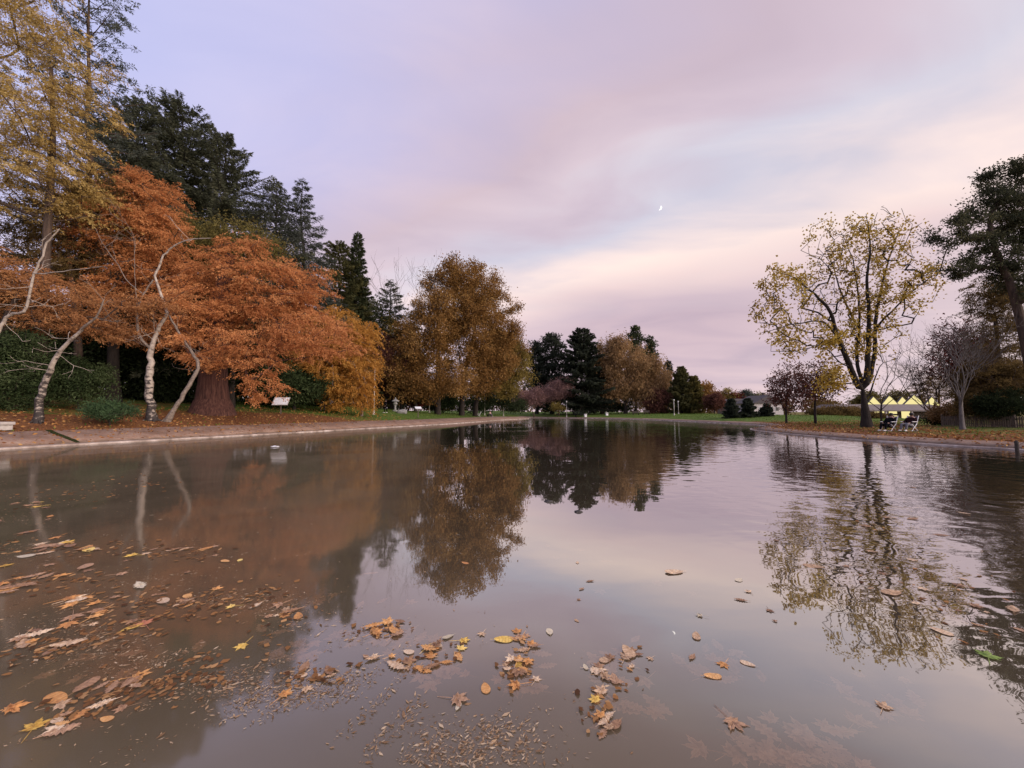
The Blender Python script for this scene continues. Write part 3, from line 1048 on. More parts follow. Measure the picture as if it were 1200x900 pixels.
birch('white barked birch leaning right beside the green shrub, dark at its foot', 45, 20.5,
      [(45, 490, 20.5), (48, 462, 20.5), (58, 435, 20.4), (72, 410, 20.2), (95, 386, 20)],
      [{'p': [(95, 386, 20), (112, 372, 19.8), (122, 352, 19.6)], 'r': (0.06, 0.03), 'm': 'bark_pale'}], 0.18)
birch('upright birch with scaly black and white bark, forked below the orange crown', 179, 25,
      [(179, 490, 25.0), (175, 462, 25.0), (176, 430, 25.0), (180, 398, 25.0), (196, 367, 24.8)],
      [{'p': [(178, 410, 25.0), (164, 394, 24.8), (161, 368, 24.6), (168, 345, 24.5), (180, 328, 24.5)], 'r': (0.085, 0.045), 'm': 'bark_pale'},
       {'p': [(180, 328, 24.5), (192, 300, 24.4), (205, 288, 24.3), (222, 281, 24.2), (247, 279, 24.1)], 'r': (0.062, 0.025)},
       {'p': [(168, 345, 24.5), (150, 330, 24.5), (138, 310, 24.4), (120, 285, 24.3), (112, 268, 24.2)], 'r': (0.03, 0.01), 'm': 'bark_pale'},
       {'p': [(161, 368, 24.6), (158, 320, 24.4), (157, 280, 24.3), (146, 258, 24.2)], 'r': (0.022, 0.008), 'm': 'bark_pale'}], 0.25)
birch('slim pale birch trunk bent like a bow beside the huge red trunk', 196, 25.4,
      [(196, 492, 25.4), (215, 462, 25.4), (232, 432, 25.4), (231, 422, 25.3), (215, 398, 25.2), (198, 370, 25.0)], [], 0.15, 'bark_pale')
birch('birch limb with bright white bark reaching up at the left edge above the dark shrub', -8, 21,
      [(-8, 484, 21), (-12, 420, 21), (8, 372, 21), (28, 366, 20.9), (33, 350, 20.8), (40, 320, 20.7), (50, 300, 20.6)],
      [{'p': [(50, 300, 20.6), (55, 285, 20.5), (70, 268, 20.4)], 'r': (0.05, 0.02)},
       {'p': [(45, 321, 20.6), (75, 318, 20.5), (120, 312, 20.4)], 'r': (0.03, 0.015)}], 0.12)

# shrubs and dark understory of the left bank
shrub('evergreen_shrub', 'big dark green shrub at the left edge behind the leaning birch', 10, 22.5, [(5, 435, 45, 48), (25, 405, 30, 25), (-30, 420, 40, 60), (15, 465, 32, 22)], 'shrub', 200, 120, 0.6, 0.17, 0.06)
shrub('evergreen_shrub', 'mid green drooping shrub between the leaning birch and the slim dark trunk', 92, 25, [(92, 435, 34, 22), (75, 450, 25, 18), (108, 450, 22, 18), (70, 430, 20, 16)], 'shrub', 130, 95, 0.5, 0.17, 0.06, droop=0.8)
shrub('juniper_bush', 'low spiky juniper on the leaf litter left of the upright birch', 130, 22.2, [(130, 483, 26, 9), (122, 478, 16, 8)], 'juniper', 70, 60, 0.35, 0.2, 0.04, droop=-0.5)
UND = [(60, 37, [(60, 420, 70, 60)], 'dark understory tree behind the mid green drooping shrub'),
       (165, 38, [(170, 420, 55, 58)], 'dark understory tree behind the upright birch'),
       (210, 36, [(205, 445, 45, 32), (180, 455, 30, 20)], 'low dark evergreen bush between upright birch and huge red trunk'),
       (300, 44, [(300, 425, 60, 50), (320, 440, 40, 30)], 'dark evergreen tree behind the white tilted sign'),
       (380, 48, [(375, 425, 55, 48), (350, 440, 40, 26)], 'dark evergreen tree behind the person walking under the weeping cypress'),
       (440, 62, [(445, 430, 45, 40)], 'brown black tree behind the stone lantern'),
       (100, 33, [(100, 400, 60, 45)], 'dark leafy tree under the low orange boughs'),
       (20, 30, [(10, 400, 60, 70)], 'dark tree behind the big shrub at the left edge'),
       (255, 37, [(250, 400, 60, 60)], 'dark tree right behind the huge red trunk'),
       (345, 40, [(348, 452, 34, 14), (330, 445, 25, 14)], 'low dark green bush behind the white tilted sign')]
for i, (px, d, bl, lab) in enumerate(UND):
    shrub('understory_tree', lab, px, d, bl, 'maroon' if i == 5 else ('shrub' if i in (3, 9) else 'shrub_dark'), 150, 130, 1.0, 0.34, 0.14, cat='tree', trunk_r=0.2)
for px, d, bl, fol, lab in [(470, 64, [(468, 400, 34, 36), (450, 425, 30, 30), (482, 430, 30, 24)], 'oak_green', 'brown green tree crowding the left side of the big oaks'),
                            (420, 70, [(425, 375, 28, 40), (440, 395, 25, 35)], 'fir_olive', 'olive bushy tree below the narrow sequoia'),
                            (478, 72, [(480, 455, 22, 16), (500, 458, 20, 14)], 'shrub_dark', 'black green bush behind the lectern sign'),
                            (450, 66, [(448, 458, 18, 14)], 'maroon', 'dull red bush behind the stone lantern'),
                            (487, 68, [(488, 464, 6, 8)], 'red', 'small bright red shrub left of the tallest oak trunk')]:
    shrub('bushy_tree', lab, px, d, bl, fol, 120, 120, 1.1, 0.36, 0.15, cat='tree', trunk_r=0.2)

# the big oaks
blob_tree('oak_tree', 'big brown gold oak, leftmost and tallest of three at the bend of the bank', 'tree', 513, 62,
          [(492, 412, 46, 34, -1), (462, 442, 24, 18, -1), (478, 385, 18, 24, -1, .8, .5), (520, 360, 42, 52, 0), (533, 320, 34, 24, 0), (472, 432, 34, 22, -2), (490, 455, 40, 14, -3), (520, 445, 40, 20, -3), (545, 380, 40, 50, 1), (505, 385, 30, 30, -2)], 'oak', 560, 150, 1.05, 0.8, 0.28, 0.17, 0.2,
          trunk_r=0.5, flare=1.15, tip=0.02, clumpvar=0.5)
blob_tree('oak_tree', 'brown oak on a dark trunk, middle of three at the bend of the bank', 'tree', 541, 68,
          [(570, 370, 42, 46, 0), (560, 335, 36, 30, 0), (592, 400, 26, 34, 0), (550, 440, 45, 22, -2), (570, 420, 40, 30, -1)], 'oak', 440, 150, 1.05, 0.8, 0.28, 0.17, 0.2, trunk_r=0.5, flare=1.15, tip=0.02)
blob_tree('oak_tree', 'olive gold oak with low green boughs, rightmost of the three oaks', 'tree', 557, 72,
          [(590, 430, 34, 28, 0), (603, 448, 22, 18, 0), (575, 452, 32, 14, -1), (600, 415, 20, 24, 0), (585, 405, 24, 20, 1)], 'oak_green', 330, 150, 1.05, 0.75, 0.28, 0.17, 0.3, trunk_r=0.5, flare=1.15, tip=0.02)
shrub('dark_hedge', 'long dark hedge closing the lawn behind the three oaks', 545, 92, [(470, 470, 20, 9), (495, 472, 20, 9), (520, 473, 20, 9), (550, 474, 20, 8), (580, 475, 20, 8), (606, 476, 14, 7), (440, 468, 20, 10)], 'shrub_dark', 200, 110, 1.0, 0.4, 0.18, cat='hedge')
shrub('evergreen_bush', 'dark green bush in the gap between the two left oak trunks', 530, 78, [(527, 466, 14, 12), (520, 470, 10, 9)], 'shrub', 60, 80, 0.9, 0.35, 0.16)
shrub('evergreen_bush', 'dark green bush filling the gap right of the middle oak trunk', 580, 84, [(582, 466, 18, 12), (562, 466, 14, 12), (600, 470, 14, 8)], 'shrub_dark', 80, 90, 1.0, 0.4, 0.18)

# far shore
shrub('mauve_tree', 'rounded mauve pink bare crowned tree in front of the dark far pines', 655, 101, [(655, 455, 15, 12), (660, 450, 9, 8), (640, 462, 16, 9)], 'mauve', 120, 110, 1.2, 0.5, 0.12, cat='tree', bark='bark_brown', trunk_r=0.2)
shrub('mauve_tree', 'low mauve tree left of the round mauve one on the far shore', 626, 100, [(626, 464, 16, 10), (612, 466, 12, 8)], 'mauve', 80, 100, 1.2, 0.5, 0.12, cat='tree', bark='bark_brown', trunk_r=0.2)
shrub('yellow_green_shrub', 'small yellow green shrub at the foot of the mauve tree', 653, 98, [(653, 477, 7, 4)], 'oak_green', 25, 60, 0.7, 0.4, 0.15)
conifer('dark_pine_tree', 'dark far pine with a gap in its crown showing sky', 'tree', 647, 112, (646, 392), 21, 'dark_pine', nb=120, dens=26, first=0.18, e0=-5, e1=20, droop=0.05, prof=0.42, L=0.8, W=0.3, trunk_r=0.5, wid=0.2, irregular=0.4, tuft=True)
conifer('dark_pine_tree', 'smaller dark pine just right of the oaks on the far shore', 'tree', 629, 114, (627, 401), 14, 'dark_pine', nb=90, dens=32, first=0.15, e0=-5, e1=20, droop=0.05, prof=0.4, L=0.8, W=0.3, trunk_r=0.5, wid=0.2, irregular=0.35, tuft=True)
conifer('dark_pine_tree', 'black green conical pine, tallest and darkest of the far pines', 'tree', 681, 104, (682, 385), 33, 'dark_pine', nb=190, dens=48, first=0.1, e0=-12, e1=20, droop=0.05, prof=0.55, L=0.7, W=0.28, trunk_r=0.5, wid=0.22, irregular=0.25)
conifer('dark_pine_tree', 'dark pine trunk and boughs between the conical pine and the brown willow', 'tree', 706, 108, (705, 420), 16, 'dark_pine', nb=110, dens=36, first=0.15, e0=-10, e1=20, droop=0.08, prof=0.4, L=0.7, W=0.28, trunk_r=0.5, wid=0.22, irregular=0.3)
blob_tree('brown_willow', 'broad tan brown weeping willow on the far lawn', 'tree', 733, 104,
          [(735, 425, 30, 30), (712, 415, 16, 22), (760, 440, 24, 28), (745, 455, 32, 16), (720, 452, 18, 18), (772, 455, 12, 16), (727, 405, 18, 12)], 'brown', 380, 120, 1.5, 1.0, 0.6, 0.2, 1.2, 'bark_dark', 0.5, tip=0.03, step=1.5)
conifer('tall_dark_conifer', 'dark green treetop poking up behind the brown willow', 'tree', 745, 118, (744, 382), 15, 'fir', nb=110, dens=30, first=0.2, e0=-5, e1=25, prof=0.5, L=0.8, W=0.3, trunk_r=0.4, tuft=True, wid=0.25, irregular=0.4)
conifer('tall_dark_conifer', 'second dark treetop on the right shoulder of the brown willow', 'tree', 763, 120, (761, 395), 13, 'fir', nb=90, dens=30, first=0.2, e0=-5, e1=25, prof=0.5, L=0.8, W=0.3, trunk_r=0.4, tuft=True, wid=0.25, irregular=0.4)
conifer('tall_dark_conifer', 'thin dark pine at the right edge of the brown willow', 'tree', 783, 112, (783, 424), 7, 'dark_pine', nb=70, dens=30, first=0.2, prof=0.4, L=0.7, W=0.28, trunk_r=0.3, tuft=True, wid=0.25, irregular=0.4)
shrub('dark_bush', 'dark brown bush under the right side of the brown willow', 775, 100, [(775, 470, 16, 13), (765, 474, 12, 9)], 'maroon', 70, 100, 1.1, 0.5, 0.2)
shrub('dark_bush', 'long dark hedge bush under the far pines', 690, 112, [(690, 476, 24, 7), (650, 477, 30, 5), (725, 477, 20, 6)], 'shrub_dark', 90, 100, 1.1, 0.5, 0.2)
conifer('cypress_tree', 'olive green pointed cypress right of the pair of thin lamp posts', 'tree', 798, 98, (798, 430), 16, 'fir_olive', nb=140, dens=60, first=0.03, e0=10, e1=50, droop=0.0, prof=0.55, L=0.6, W=0.25, trunk_r=0.3, wid=0.25)
conifer('cypress_tree', 'green gold pointed cypress, lower and right of the olive one', 'tree', 813, 97, (813, 441), 13, 'olive', nb=120, dens=60, first=0.03, e0=10, e1=50, droop=0.0, prof=0.55, L=0.6, W=0.25, trunk_r=0.3, wid=0.25)
shrub('autumn_tree', 'rust brown tree sloping down right of the pointed cypresses', 825, 100, [(824, 462, 13, 13), (832, 467, 11, 10), (818, 458, 8, 12)], 'oak', 80, 110, 1.2, 0.5, 0.25, cat='tree', trunk_r=0.2)
shrub('autumn_tree', 'round dark bronze tree in front of the far treeline', 837, 92, [(838, 470, 11, 9)], 'maroon', 60, 100, 1.0, 0.45, 0.2, cat='tree', trunk_r=0.2)
for px, cy, rx, ry, fol, lab in [(852, 466, 9, 9, 'oak_green', 'yellow brown tree of the far treeline left of the dark red one'), (864, 467, 8, 8, 'red', 'dark red tree of the far treeline'),
                                 (874, 465, 8, 8, 'cedar_blue', 'grey green tree of the far treeline right of the dark red one'), (889, 467, 8, 6, 'olive', 'olive tree behind the grey roofed house'),
                                 (842, 473, 8, 6, 'oak', 'orange brown tree of the far treeline behind the bronze one')]:
    shrub('distant_tree', lab, px, 150, [(px, cy, rx, ry), (px + rx * 0.5, cy + 5, rx * 0.7, ry * 0.8)], fol, 60, 70, 1.5, 0.7, 0.35, cat='tree', trunk_r=0.25)
for px, top, rad, lab in [(857, 467, 9, 'small dark clipped conifer on the far lawn, leftmost of three'), (876, 467, 10, 'small dark clipped conifer in front of the grey roofed house, middle of three'), (898, 473, 7, 'smallest dark clipped conifer at the corner of the bank, rightmost of three')]:
    conifer('small_conifer', lab, 'tree', px, 60, (px, top), rad, 'dark_pine', nb=90, dens=150, first=0.02, e0=0, e1=40, droop=0.05, prof=0.6, L=0.3, W=0.13, trunk_r=0.1, group='small dark conifers beyond the water', wid=0.3)

# ================================================================== RIGHT BANK
DM = 32
mlimbs = [
    {'p': [(1010, 460, DM), (1000, 440, DM), (990, 415, DM - .5), (980, 390, DM - 1), (972, 365, DM - 1.5), (955, 345, DM - 2), (930, 325, DM - 2.3), (905, 318, DM - 2.5)], 'r': (0.245, 0.016)},
    {'p': [(983, 397, DM - 1), (965, 378, DM - 2), (940, 378, DM - 3), (915, 384, DM - 3.5), (893, 390, DM - 4)], 'r': (0.086, 0.016)},
    {'p': [(1012, 455, DM), (1004, 420, DM + .5), (1007, 380, DM + 1), (1005, 340, DM + 1.5), (998, 300, DM + 1.5), (985, 272, DM + 2)], 'r': (0.144, 0.016)},
    {'p': [(1014, 457, DM), (1017, 420, DM), (1018, 370, DM - .5), (1016, 330, DM - 1), (1020, 290, DM - 1), (1015, 250, DM - 1)], 'r': (0.216, 0.016)},
    {'p': [(1017, 450, DM), (1024, 420, DM + .3), (1026, 380, DM + .5), (1030, 350, DM + 1), (1040, 310, DM + 1), (1050, 280, DM + 1.5), (1060, 262, DM + 2)], 'r': (0.173, 0.016)},
    {'p': [(1026, 385, DM + .5), (1045, 365, DM), (1065, 345, DM - .5), (1090, 325, DM - 1), (1102, 318, DM - 1)], 'r': (0.086, 0.016)},
    {'p': [(1018, 468, DM), (1025, 445, DM - .5), (1035, 425, DM - 1), (1052, 420, DM - 1.5)], 'r': (0.065, 0.016)},
    {'p': [(1006, 385, DM + 1), (988, 348, DM + 2), (975, 310, DM + 2.5), (965, 285, DM + 3)], 'r': (0.094, 0.016)},
    {'p': [(998, 430, DM), (985, 425, DM - 1), (970, 410, DM - 2), (955, 405, DM - 3), (940, 415, DM - 3)], 'r': (0.058, 0.016)},
]
blob_tree('maple_tree', 'large open crowned maple with thin yellow leaves behind the two seated people', 'tree', 1015, DM,
          [(935, 350, 40, 45, -1), (905, 360, 22, 40, -1), (990, 330, 45, 50, 0), (1010, 290, 45, 40, 0), (1030, 350, 45, 50, 0), (975, 290, 35, 35, 0), (1065, 330, 35, 35, 0), (965, 400, 45, 28, -1), (925, 395, 30, 24, -2),
           (1010, 400, 40, 40, 0), (1040, 290, 40, 35, 1), (975, 440, 22, 22, -1, .8, 1.6), (1090, 320, 18, 25), (1008, 262, 34, 22), (1045, 268, 30, 22), (912, 322, 24, 14, -2.4)],
          'maple', 1000, 26, 0.48, 0.9, 0.21, 0.15, 0.5, 'bark_dark', 0.42, trunk=[(1015, 500, DM), (1014, 480, DM), (1011, 456, DM)], limbs=mlimbs, tip=0.015, step=0.6, clumpvar=0.5, keep=0.52, flare=1.15, shell=0.5)
blob_tree('maple_sapling', 'small bronze tree with thin dark leaves left of the yellow maple, nearest the corner', 'tree', 921, 45,
          [(922, 445, 22, 24), (912, 455, 14, 18), (935, 440, 16, 18), (925, 465, 22, 14)], 'maroon', 260, 20, 0.55, 0.8, 0.26, 0.13, 0.4, 'bark_dark', 0.14, tip=0.014, keep=0.8)
blob_tree('maple_sapling', 'small maroon tree with a forked dark trunk just left of the yellow maple', 'tree', 955, 42,
          [(955, 440, 24, 22), (945, 455, 18, 16), (968, 450, 16, 20)], 'maroon', 260, 16, 0.55, 0.8, 0.25, 0.13, 0.4, 'bark_dark', 0.16, tip=0.014, keep=0.7)
bare_tree('bare_tree', 'pale leafless fan shaped tree on the right bank before the picket fence', 'tree', 1126, 27, 118, None, 'bark_grey', 0.15, 6, 3, 0.3, 0.33, 0.1, first=0.36, shrink=0.7, tip=0.0032)
bare_tree('bare_tree', 'slim dark bare sapling right of the big maple trunk', 'tree', 1031, 33, 90, None, 'bark_dark', 0.09, 5, 2, 0.3, 0.5, 0.05, first=0.4, tip=0.008, lean=(0.1, 0))
blob_tree('red_maple', 'dull red maple behind the pale leafless tree', 'tree', 1122, 34, [(1118, 405, 26, 28), (1105, 425, 20, 22), (1128, 380, 18, 18), (1130, 440, 16, 14)], 'red', 200, 34, 0.7, 0.7, 0.2, 0.1, 0.3, 'bark_brown', 0.18, keep=0.8)
for px, d, bl, fol, lab in [(1172, 33, [(1168, 405, 38, 40), (1188, 350, 30, 45), (1145, 420, 25, 30), (1160, 345, 25, 25)], 'brown_olive', 'brown feathery redwood at the right edge under the leaning pine'),
                            (1180, 31, [(1185, 452, 45, 30), (1150, 462, 30, 20), (1165, 440, 35, 25)], 'brown_olive', 'low olive brown redwood boughs at the right edge above the picket fence'),
                            (1100, 95, [(1098, 452, 26, 20), (1082, 460, 14, 12), (1112, 446, 22, 24)], 'brown_olive', 'olive brown tree rising behind the right end of the lit building')]:
    blob_tree('redwood_tree', lab, 'tree', px, d, bl, fol, 280, 190, 0.95, 0.45, 0.17, 0.055, 0.7, 'bark_brown', 0.4, feather=8)
blob_tree('leaning_pine', 'dark pine leaning in from the right edge with cloud shaped needle clumps', 'tree', 1222, 26,
          [(1125, 272, 34, 18), (1165, 235, 34, 22), (1190, 210, 34, 22), (1158, 288, 30, 16), (1195, 262, 36, 26), (1102, 288, 16, 12), (1140, 250, 22, 16), (1225, 240, 45, 50), (1180, 310, 30, 16), (1120, 318, 18, 8), (1085, 342, 25, 4, 0, .6, .5), (1200, 305, 34, 26), (1195, 335, 30, 16), (1150, 305, 26, 12)],
          'pine_green', 240, 150, 0.5, 0.55, 0.2, 0.075, -0.2, 'bark_brown', 0.36, trunk=[(1222, 490, 26), (1208, 430, 26), (1196, 375, 26), (1182, 328, 26), (1168, 298, 26), (1160, 262, 26), (1170, 235, 26)], tip=0.02, clumpvar=0.5)
bare_tree('bare_tree', 'fine twigged brown bare tree left of the pale leafless tree, before the shelter roof end', 'tree', 1092, 36, 72, None, 'bark_brown', 0.1, 6, 3, 0.22, 0.5, 0.06, first=0.38, shrink=0.7, tip=0.004)
bare_tree('bare_tree', 'fine twigged brown bare tree right of the pale leafless tree, behind the picket fence', 'tree', 1163, 31, 115, None, 'bark_brown', 0.11, 6, 3, 0.25, 0.42, 0.1, first=0.36, shrink=0.7, tip=0.0035)
shrub('brown_shrub', 'rust brown shrub against the picket fence left of the pale leafless tree', 1108, 35, [(1106, 484, 16, 10), (1116, 480, 12, 10)], 'brown', 90, 70, 0.45, 0.15, 0.06)
shrub('brown_shrub', 'olive brown shrub showing over the middle of the picket fence', 1150, 31, [(1148, 480, 18, 12), (1138, 474, 12, 12)], 'brown_olive', 90, 80, 0.45, 0.15, 0.06)
shrub('dark_bush', 'dark holly bush at the right edge behind the picket fence', 1180, 29.5, [(1180, 472, 26, 16), (1160, 474, 14, 12)], 'shrub_dark', 110, 100, 0.5, 0.16, 0.08)
shrub('brown_hedge', 'long brown clipped hedge behind the yellow maple', 1000, 62, [(985, 482, 18, 5), (965, 484, 16, 4), (1000, 483, 10, 4)], 'brown_olive', 130, 110, 0.8, 0.26, 0.12, cat='hedge')
shrub('green_bush', 'low dark green bush left of the picket fence near the lit building', 1098, 36, [(1098, 492, 12, 5), (1108, 491, 9, 6)], 'shrub_dark', 60, 90, 0.4, 0.17, 0.08)
shrub('green_bush', 'low grey green bush between the big maple trunk and the lit building', 1027, 52, [(1030, 489, 10, 4), (1022, 488, 9, 4)], 'brown_olive', 40, 90, 0.5, 0.2, 0.09)
shrub('olive_tree', 'olive treetop behind the roof of the lit building', 1052, 96, [(1052, 464, 12, 8), (1015, 468, 16, 8)], 'olive', 60, 90, 1.2, 0.5, 0.25, cat='tree', trunk_r=0.2)
# distant wood closing the horizon
C = []
for i in range(46):
    x0 = -190 + 400 * i / 45 + rng.normal(0, 3)
    y0 = 190 + rng.normal(0, 8)
    h = 11 + rng.random() * 5 if x0 < 60 else 6 + rng.random() * 3
    p = unit(rng.normal(size=(700, 3))) * rng.random((700, 1)) ** 0.4 * np.array([6.5, 5, h * 0.55])
    C.append(p + np.array([x0, y0, 1 + h * 0.42]))
C = np.concatenate(C)
o = leaf_mesh('distant_wood', C, rng.normal(size=C.shape), 1.3, 0.7, 0.6 * rng.random(len(C)) + 0.4 * np.repeat(rng.random(46), 700), FM['brown_olive'], None)
tag(o, 'brown green far off wood along the horizon', 'wood', kind='stuff')


# ------------------------------------------------------------------ mesh helpers for built objects
class MB:
    def __init__(self):
        self.bm = bmesh.new()

    def box(self, c, s, rot=None, bev=0.0, taper=1.0):
        r = bmesh.ops.create_cube(self.bm, size=1)
        vs = r['verts']
        for v in vs:
            k = taper if v.co.z > 0 else 1.0
            v.co = Vector((v.co.x * s[0] * k, v.co.y * s[1] * k, v.co.z * s[2]))
        if bev:
            es = list({e for v in vs for e in v.link_edges})
            rr = bmesh.ops.bevel(self.bm, geom=es, offset=bev, segments=2, affect='EDGES', profile=0.5)
            vs = list({v for f in rr['faces'] for v in f.verts} | {v for v in vs if v.is_valid})
        m = (rot.to_4x4() if rot is not None else Matrix.Identity(4))
        for v in vs:
            v.co = m @ v.co + Vector(c)
        return self

    def tube(self, a, b, r0, r1=None, seg=10):
        a, b = Vector(a), Vector(b)
        r1 = r0 if r1 is None else r1
        d = b - a
        q = d.to_track_quat('Z', 'Y').to_matrix()
        r = bmesh.ops.create_cone(self.bm, cap_ends=True, segments=seg, radius1=r0, radius2=r1, depth=d.length)
        for v in r['verts']:
            v.co = q @ v.co + (a + b) / 2
        return self

    def lathe(self, prof, seg=14, c=(0, 0, 0)):
        rings = []
        for rr, z in prof:
            rings.append([self.bm.verts.new((c[0] + rr * math.cos(2 * math.pi * i / seg), c[1] + rr * math.sin(2 * math.pi * i / seg), c[2] + z)) for i in range(seg)])
        for a, b in zip(rings, rings[1:]):
            for i in range(seg):
                self.bm.faces.new((a[i], a[(i + 1) % seg], b[(i + 1) % seg], b[i]))
        self.bm.faces.new(rings[0][::-1])
        self.bm.faces.new(rings[-1])
        return self

    def lump(self, c, r, sub=3, amp=0.2, seed=0):
        rr = bmesh.ops.create_icosphere(self.bm, subdivisions=sub, radius=1)
        g = np.random.default_rng(seed)
        ph = g.random(9) * 6
        for v in rr['verts']:
            n = math.sin(v.co.x * 3 + ph[0]) * math.sin(v.co.y * 3.4 + ph[1]) + 0.6 * math.sin(v.co.z * 5 + ph[2]) * math.sin(v.co.x * 6 + ph[3])
            v.co = v.co * (1 + amp * n)
            v.co = Vector((v.co.x * r[0], v.co.y * r[1], v.co.z * r[2])) + Vector(c)
        return self

    def prism(self, pts, y0, y1):
        """closed outline in XZ pushed along Y"""
        a = [self.bm.verts.new((p[0], y0, p[1])) for p in pts]
        b = [self.bm.verts.new((p[0], y1, p[1])) for p in pts]
        self.bm.faces.new(a)
        self.bm.faces.new(b[::-1])
        for i in range(len(pts)):
            j = (i + 1) % len(pts)
            self.bm.faces.new((a[j], a[i], b[i], b[j]))
        return self

    def build(self, name, mat, parent=None, smooth=False):
        bmesh.ops.recalc_face_normals(self.bm, faces=self.bm.faces)
        me = bpy.data.meshes.new(name)
        self.bm.to_mesh(me)
        self.bm.free()
        if smooth:
            me.polygons.foreach_set('use_smooth', np.ones(len(me.polygons), bool))
        return link_mesh(name, me, mat, parent, local=True)


def children(o):
    return [c for c in bpy.data.objects if c.parent is o]


def copy_tree(o, parent=None):
    c = o.copy()
    COL.objects.link(c)
    if parent is not None:
        c.parent = parent
    for ch in children(o):
        copy_tree(ch, c)
    return c


M['pale_metal'] = principled('pale_painted_metal', (0.42, 0.38, 0.33), 0.5, 3, [(0.36, 0.32, 0.28), (0.46, 0.42, 0.37)])
M['lamp_glass'] = principled('frosted_lamp_glass', (0.6, 0.58, 0.55), 0.3)
M['white'] = principled('white_paint', (0.75, 0.73, 0.71), 0.5, 4, [(0.68, 0.66, 0.64), (0.8, 0.78, 0.76)])
M['sign_face'] = principled('sign_panel_face', (0.78, 0.77, 0.78), 0.25, 6, [(0.68, 0.68, 0.69), (0.84, 0.84, 0.85)])
M['wood'] = principled('grey_timber', (0.12, 0.09, 0.07), 0.85, 6, [(0.07, 0.052, 0.04), (0.16, 0.12, 0.095)], 0.01, 25, stretch=(6, 6, 0.8))
M['dark_wood'] = principled('dark_timber', (0.04, 0.03, 0.024), 0.85, 6, [(0.025, 0.02, 0.016), (0.06, 0.045, 0.035)])
M['stone'] = principled('lantern_stone', (0.25, 0.24, 0.22), 0.9, 8, [(0.16, 0.16, 0.14), (0.32, 0.30, 0.28)], 0.01, 30)
M['rock'] = principled('dark_rock', (0.05, 0.045, 0.04), 0.6, 8, [(0.02, 0.018, 0.016), (0.07, 0.06, 0.05)], 0.02, 20)
M['block'] = principled('pale_concrete', (0.4, 0.36, 0.32), 0.8, 5, [(0.30, 0.26, 0.23), (0.46, 0.42, 0.38)], 0.01, 20)
M['roof'] = principled('pale_roofing', (0.36, 0.31, 0.29), 0.8, 2, [(0.15, 0.125, 0.115), (0.21, 0.175, 0.16)])
M['roof_dark'] = principled('dark_roofing', (0.07, 0.06, 0.06), 0.8)
M['wall_tan'] = principled('building_wall', (0.10, 0.075, 0.06), 0.8, 3, [(0.08, 0.06, 0.05), (0.13, 0.10, 0.08)])
M['column'] = principled('column_paint', (0.40, 0.36, 0.34), 0.7)
M['house_wall'] = principled('house_wall', (0.45, 0.41, 0.39), 0.8, 3, [(0.38, 0.35, 0.33), (0.5, 0.46, 0.44)])
M['glow'] = emission('lit_glass', (0.93, 0.80, 0.36), 0.8)
M['moon'] = emission('moonlight', (1.0, 0.95, 0.9), 1.8)
M['skin'] = principled('skin', (0.42, 0.25, 0.18), 0.5)
M['black_cloth'] = principled('black_cloth', (0.006, 0.006, 0.008), 1.0, 30, [(0.004, 0.004, 0.005), (0.009, 0.009, 0.011)], spec=0.05)
M['maroon_cloth'] = principled('dark_maroon_cloth', (0.02, 0.008, 0.009), 1.0, spec=0.05)
M['denim'] = principled('blue_denim', (0.04, 0.055, 0.10), 0.9)
M['grey_cloth'] = principled('grey_cloth', (0.14, 0.13, 0.14), 0.9)
M['pink_cloth'] = principled('pale_pink_cloth', (0.42, 0.28, 0.26), 0.9)
M['hair'] = principled('dark_hair', (0.015, 0.01, 0.008), 0.6)
M['shoe'] = principled('white_shoe', (0.5, 0.48, 0.46), 0.6)


# lamp posts
def make_lamp(px, d, toppy, label, proto=None):
    b = base_at(px, d, 0.02)
    H = at(px, toppy, d)[2] - b[2]
    t = thing('lamp_post', label, 'lamp post', b, 0, 'lamp posts round the pond')
    MB().lathe([(0.17, 0), (0.17, 0.10), (0.13, 0.14), (0.11, 0.45), (0.09, 0.5)], 14).build('base', M['pale_metal'], t)
    MB().lathe([(0.075, 0.48), (0.07, H * 0.5), (0.055, H - 0.35)], 12).build('pole', M['pale_metal'], t, True)
    la = MB().lathe([(0.06, H - 0.36), (0.13, H - 0.3), (0.16, H - 0.1), (0.15, H - 0.05)], 12).build('lantern', M['lamp_glass'], t, True)
    MB().lathe([(0.18, H - 0.05), (0.16, H - 0.01), (0.05, H + 0.05)], 12).build('cap', M['pale_metal'], la)
    return t


for a_ in [(438, 46, 425, 'pale lamp post beside the weeping golden cypress'), (503, 66, 448, 'pale lamp post just left of the tallest oak trunk'),
           (559, 82, 452, 'pale lamp post right of the rightmost oak trunk, beside the white chair'), (568, 83, 452, 'pale lamp post in the oak shade behind the white chair'),
           (590, 85, 458, 'bright pale lamp post near the tip of the concrete bank'), (664, 97, 470, 'grey lamp post in front of the mauve tree on the far shore'),
           (790, 84, 468, 'slim pale lamp post on the far lawn, nearer and taller of a pair'), (795, 93, 470, 'slim pale lamp post on the far lawn, farther and shorter of a pair')]:
    make_lamp(*a_)


# tilted panels on posts
def lectern(px, d, label, w, h, rz, zc, tilt):
    b = base_at(px, d, 0.02)
    t = thing('lectern_sign', label, 'sign', b, rz)
    MB().box((0, 0, zc * 0.5), (0.1, 0.09, zc), bev=0.01).build('post', M['wood'], t)
    rot = Matrix.Rotation(tilt, 3, 'X')
    p = MB().box((0, -0.02, zc + 0.06), (w, h, 0.05), rot, 0.008).build('panel', M['pale_metal'], t)
    off = rot @ Vector((0, 0, 0.028))
    MB().box((off.x, -0.02 + off.y, zc + 0.06 + off.z), (w * 0.92, h * 0.9, 0.006), rot).build('face', M['sign_face'], p)


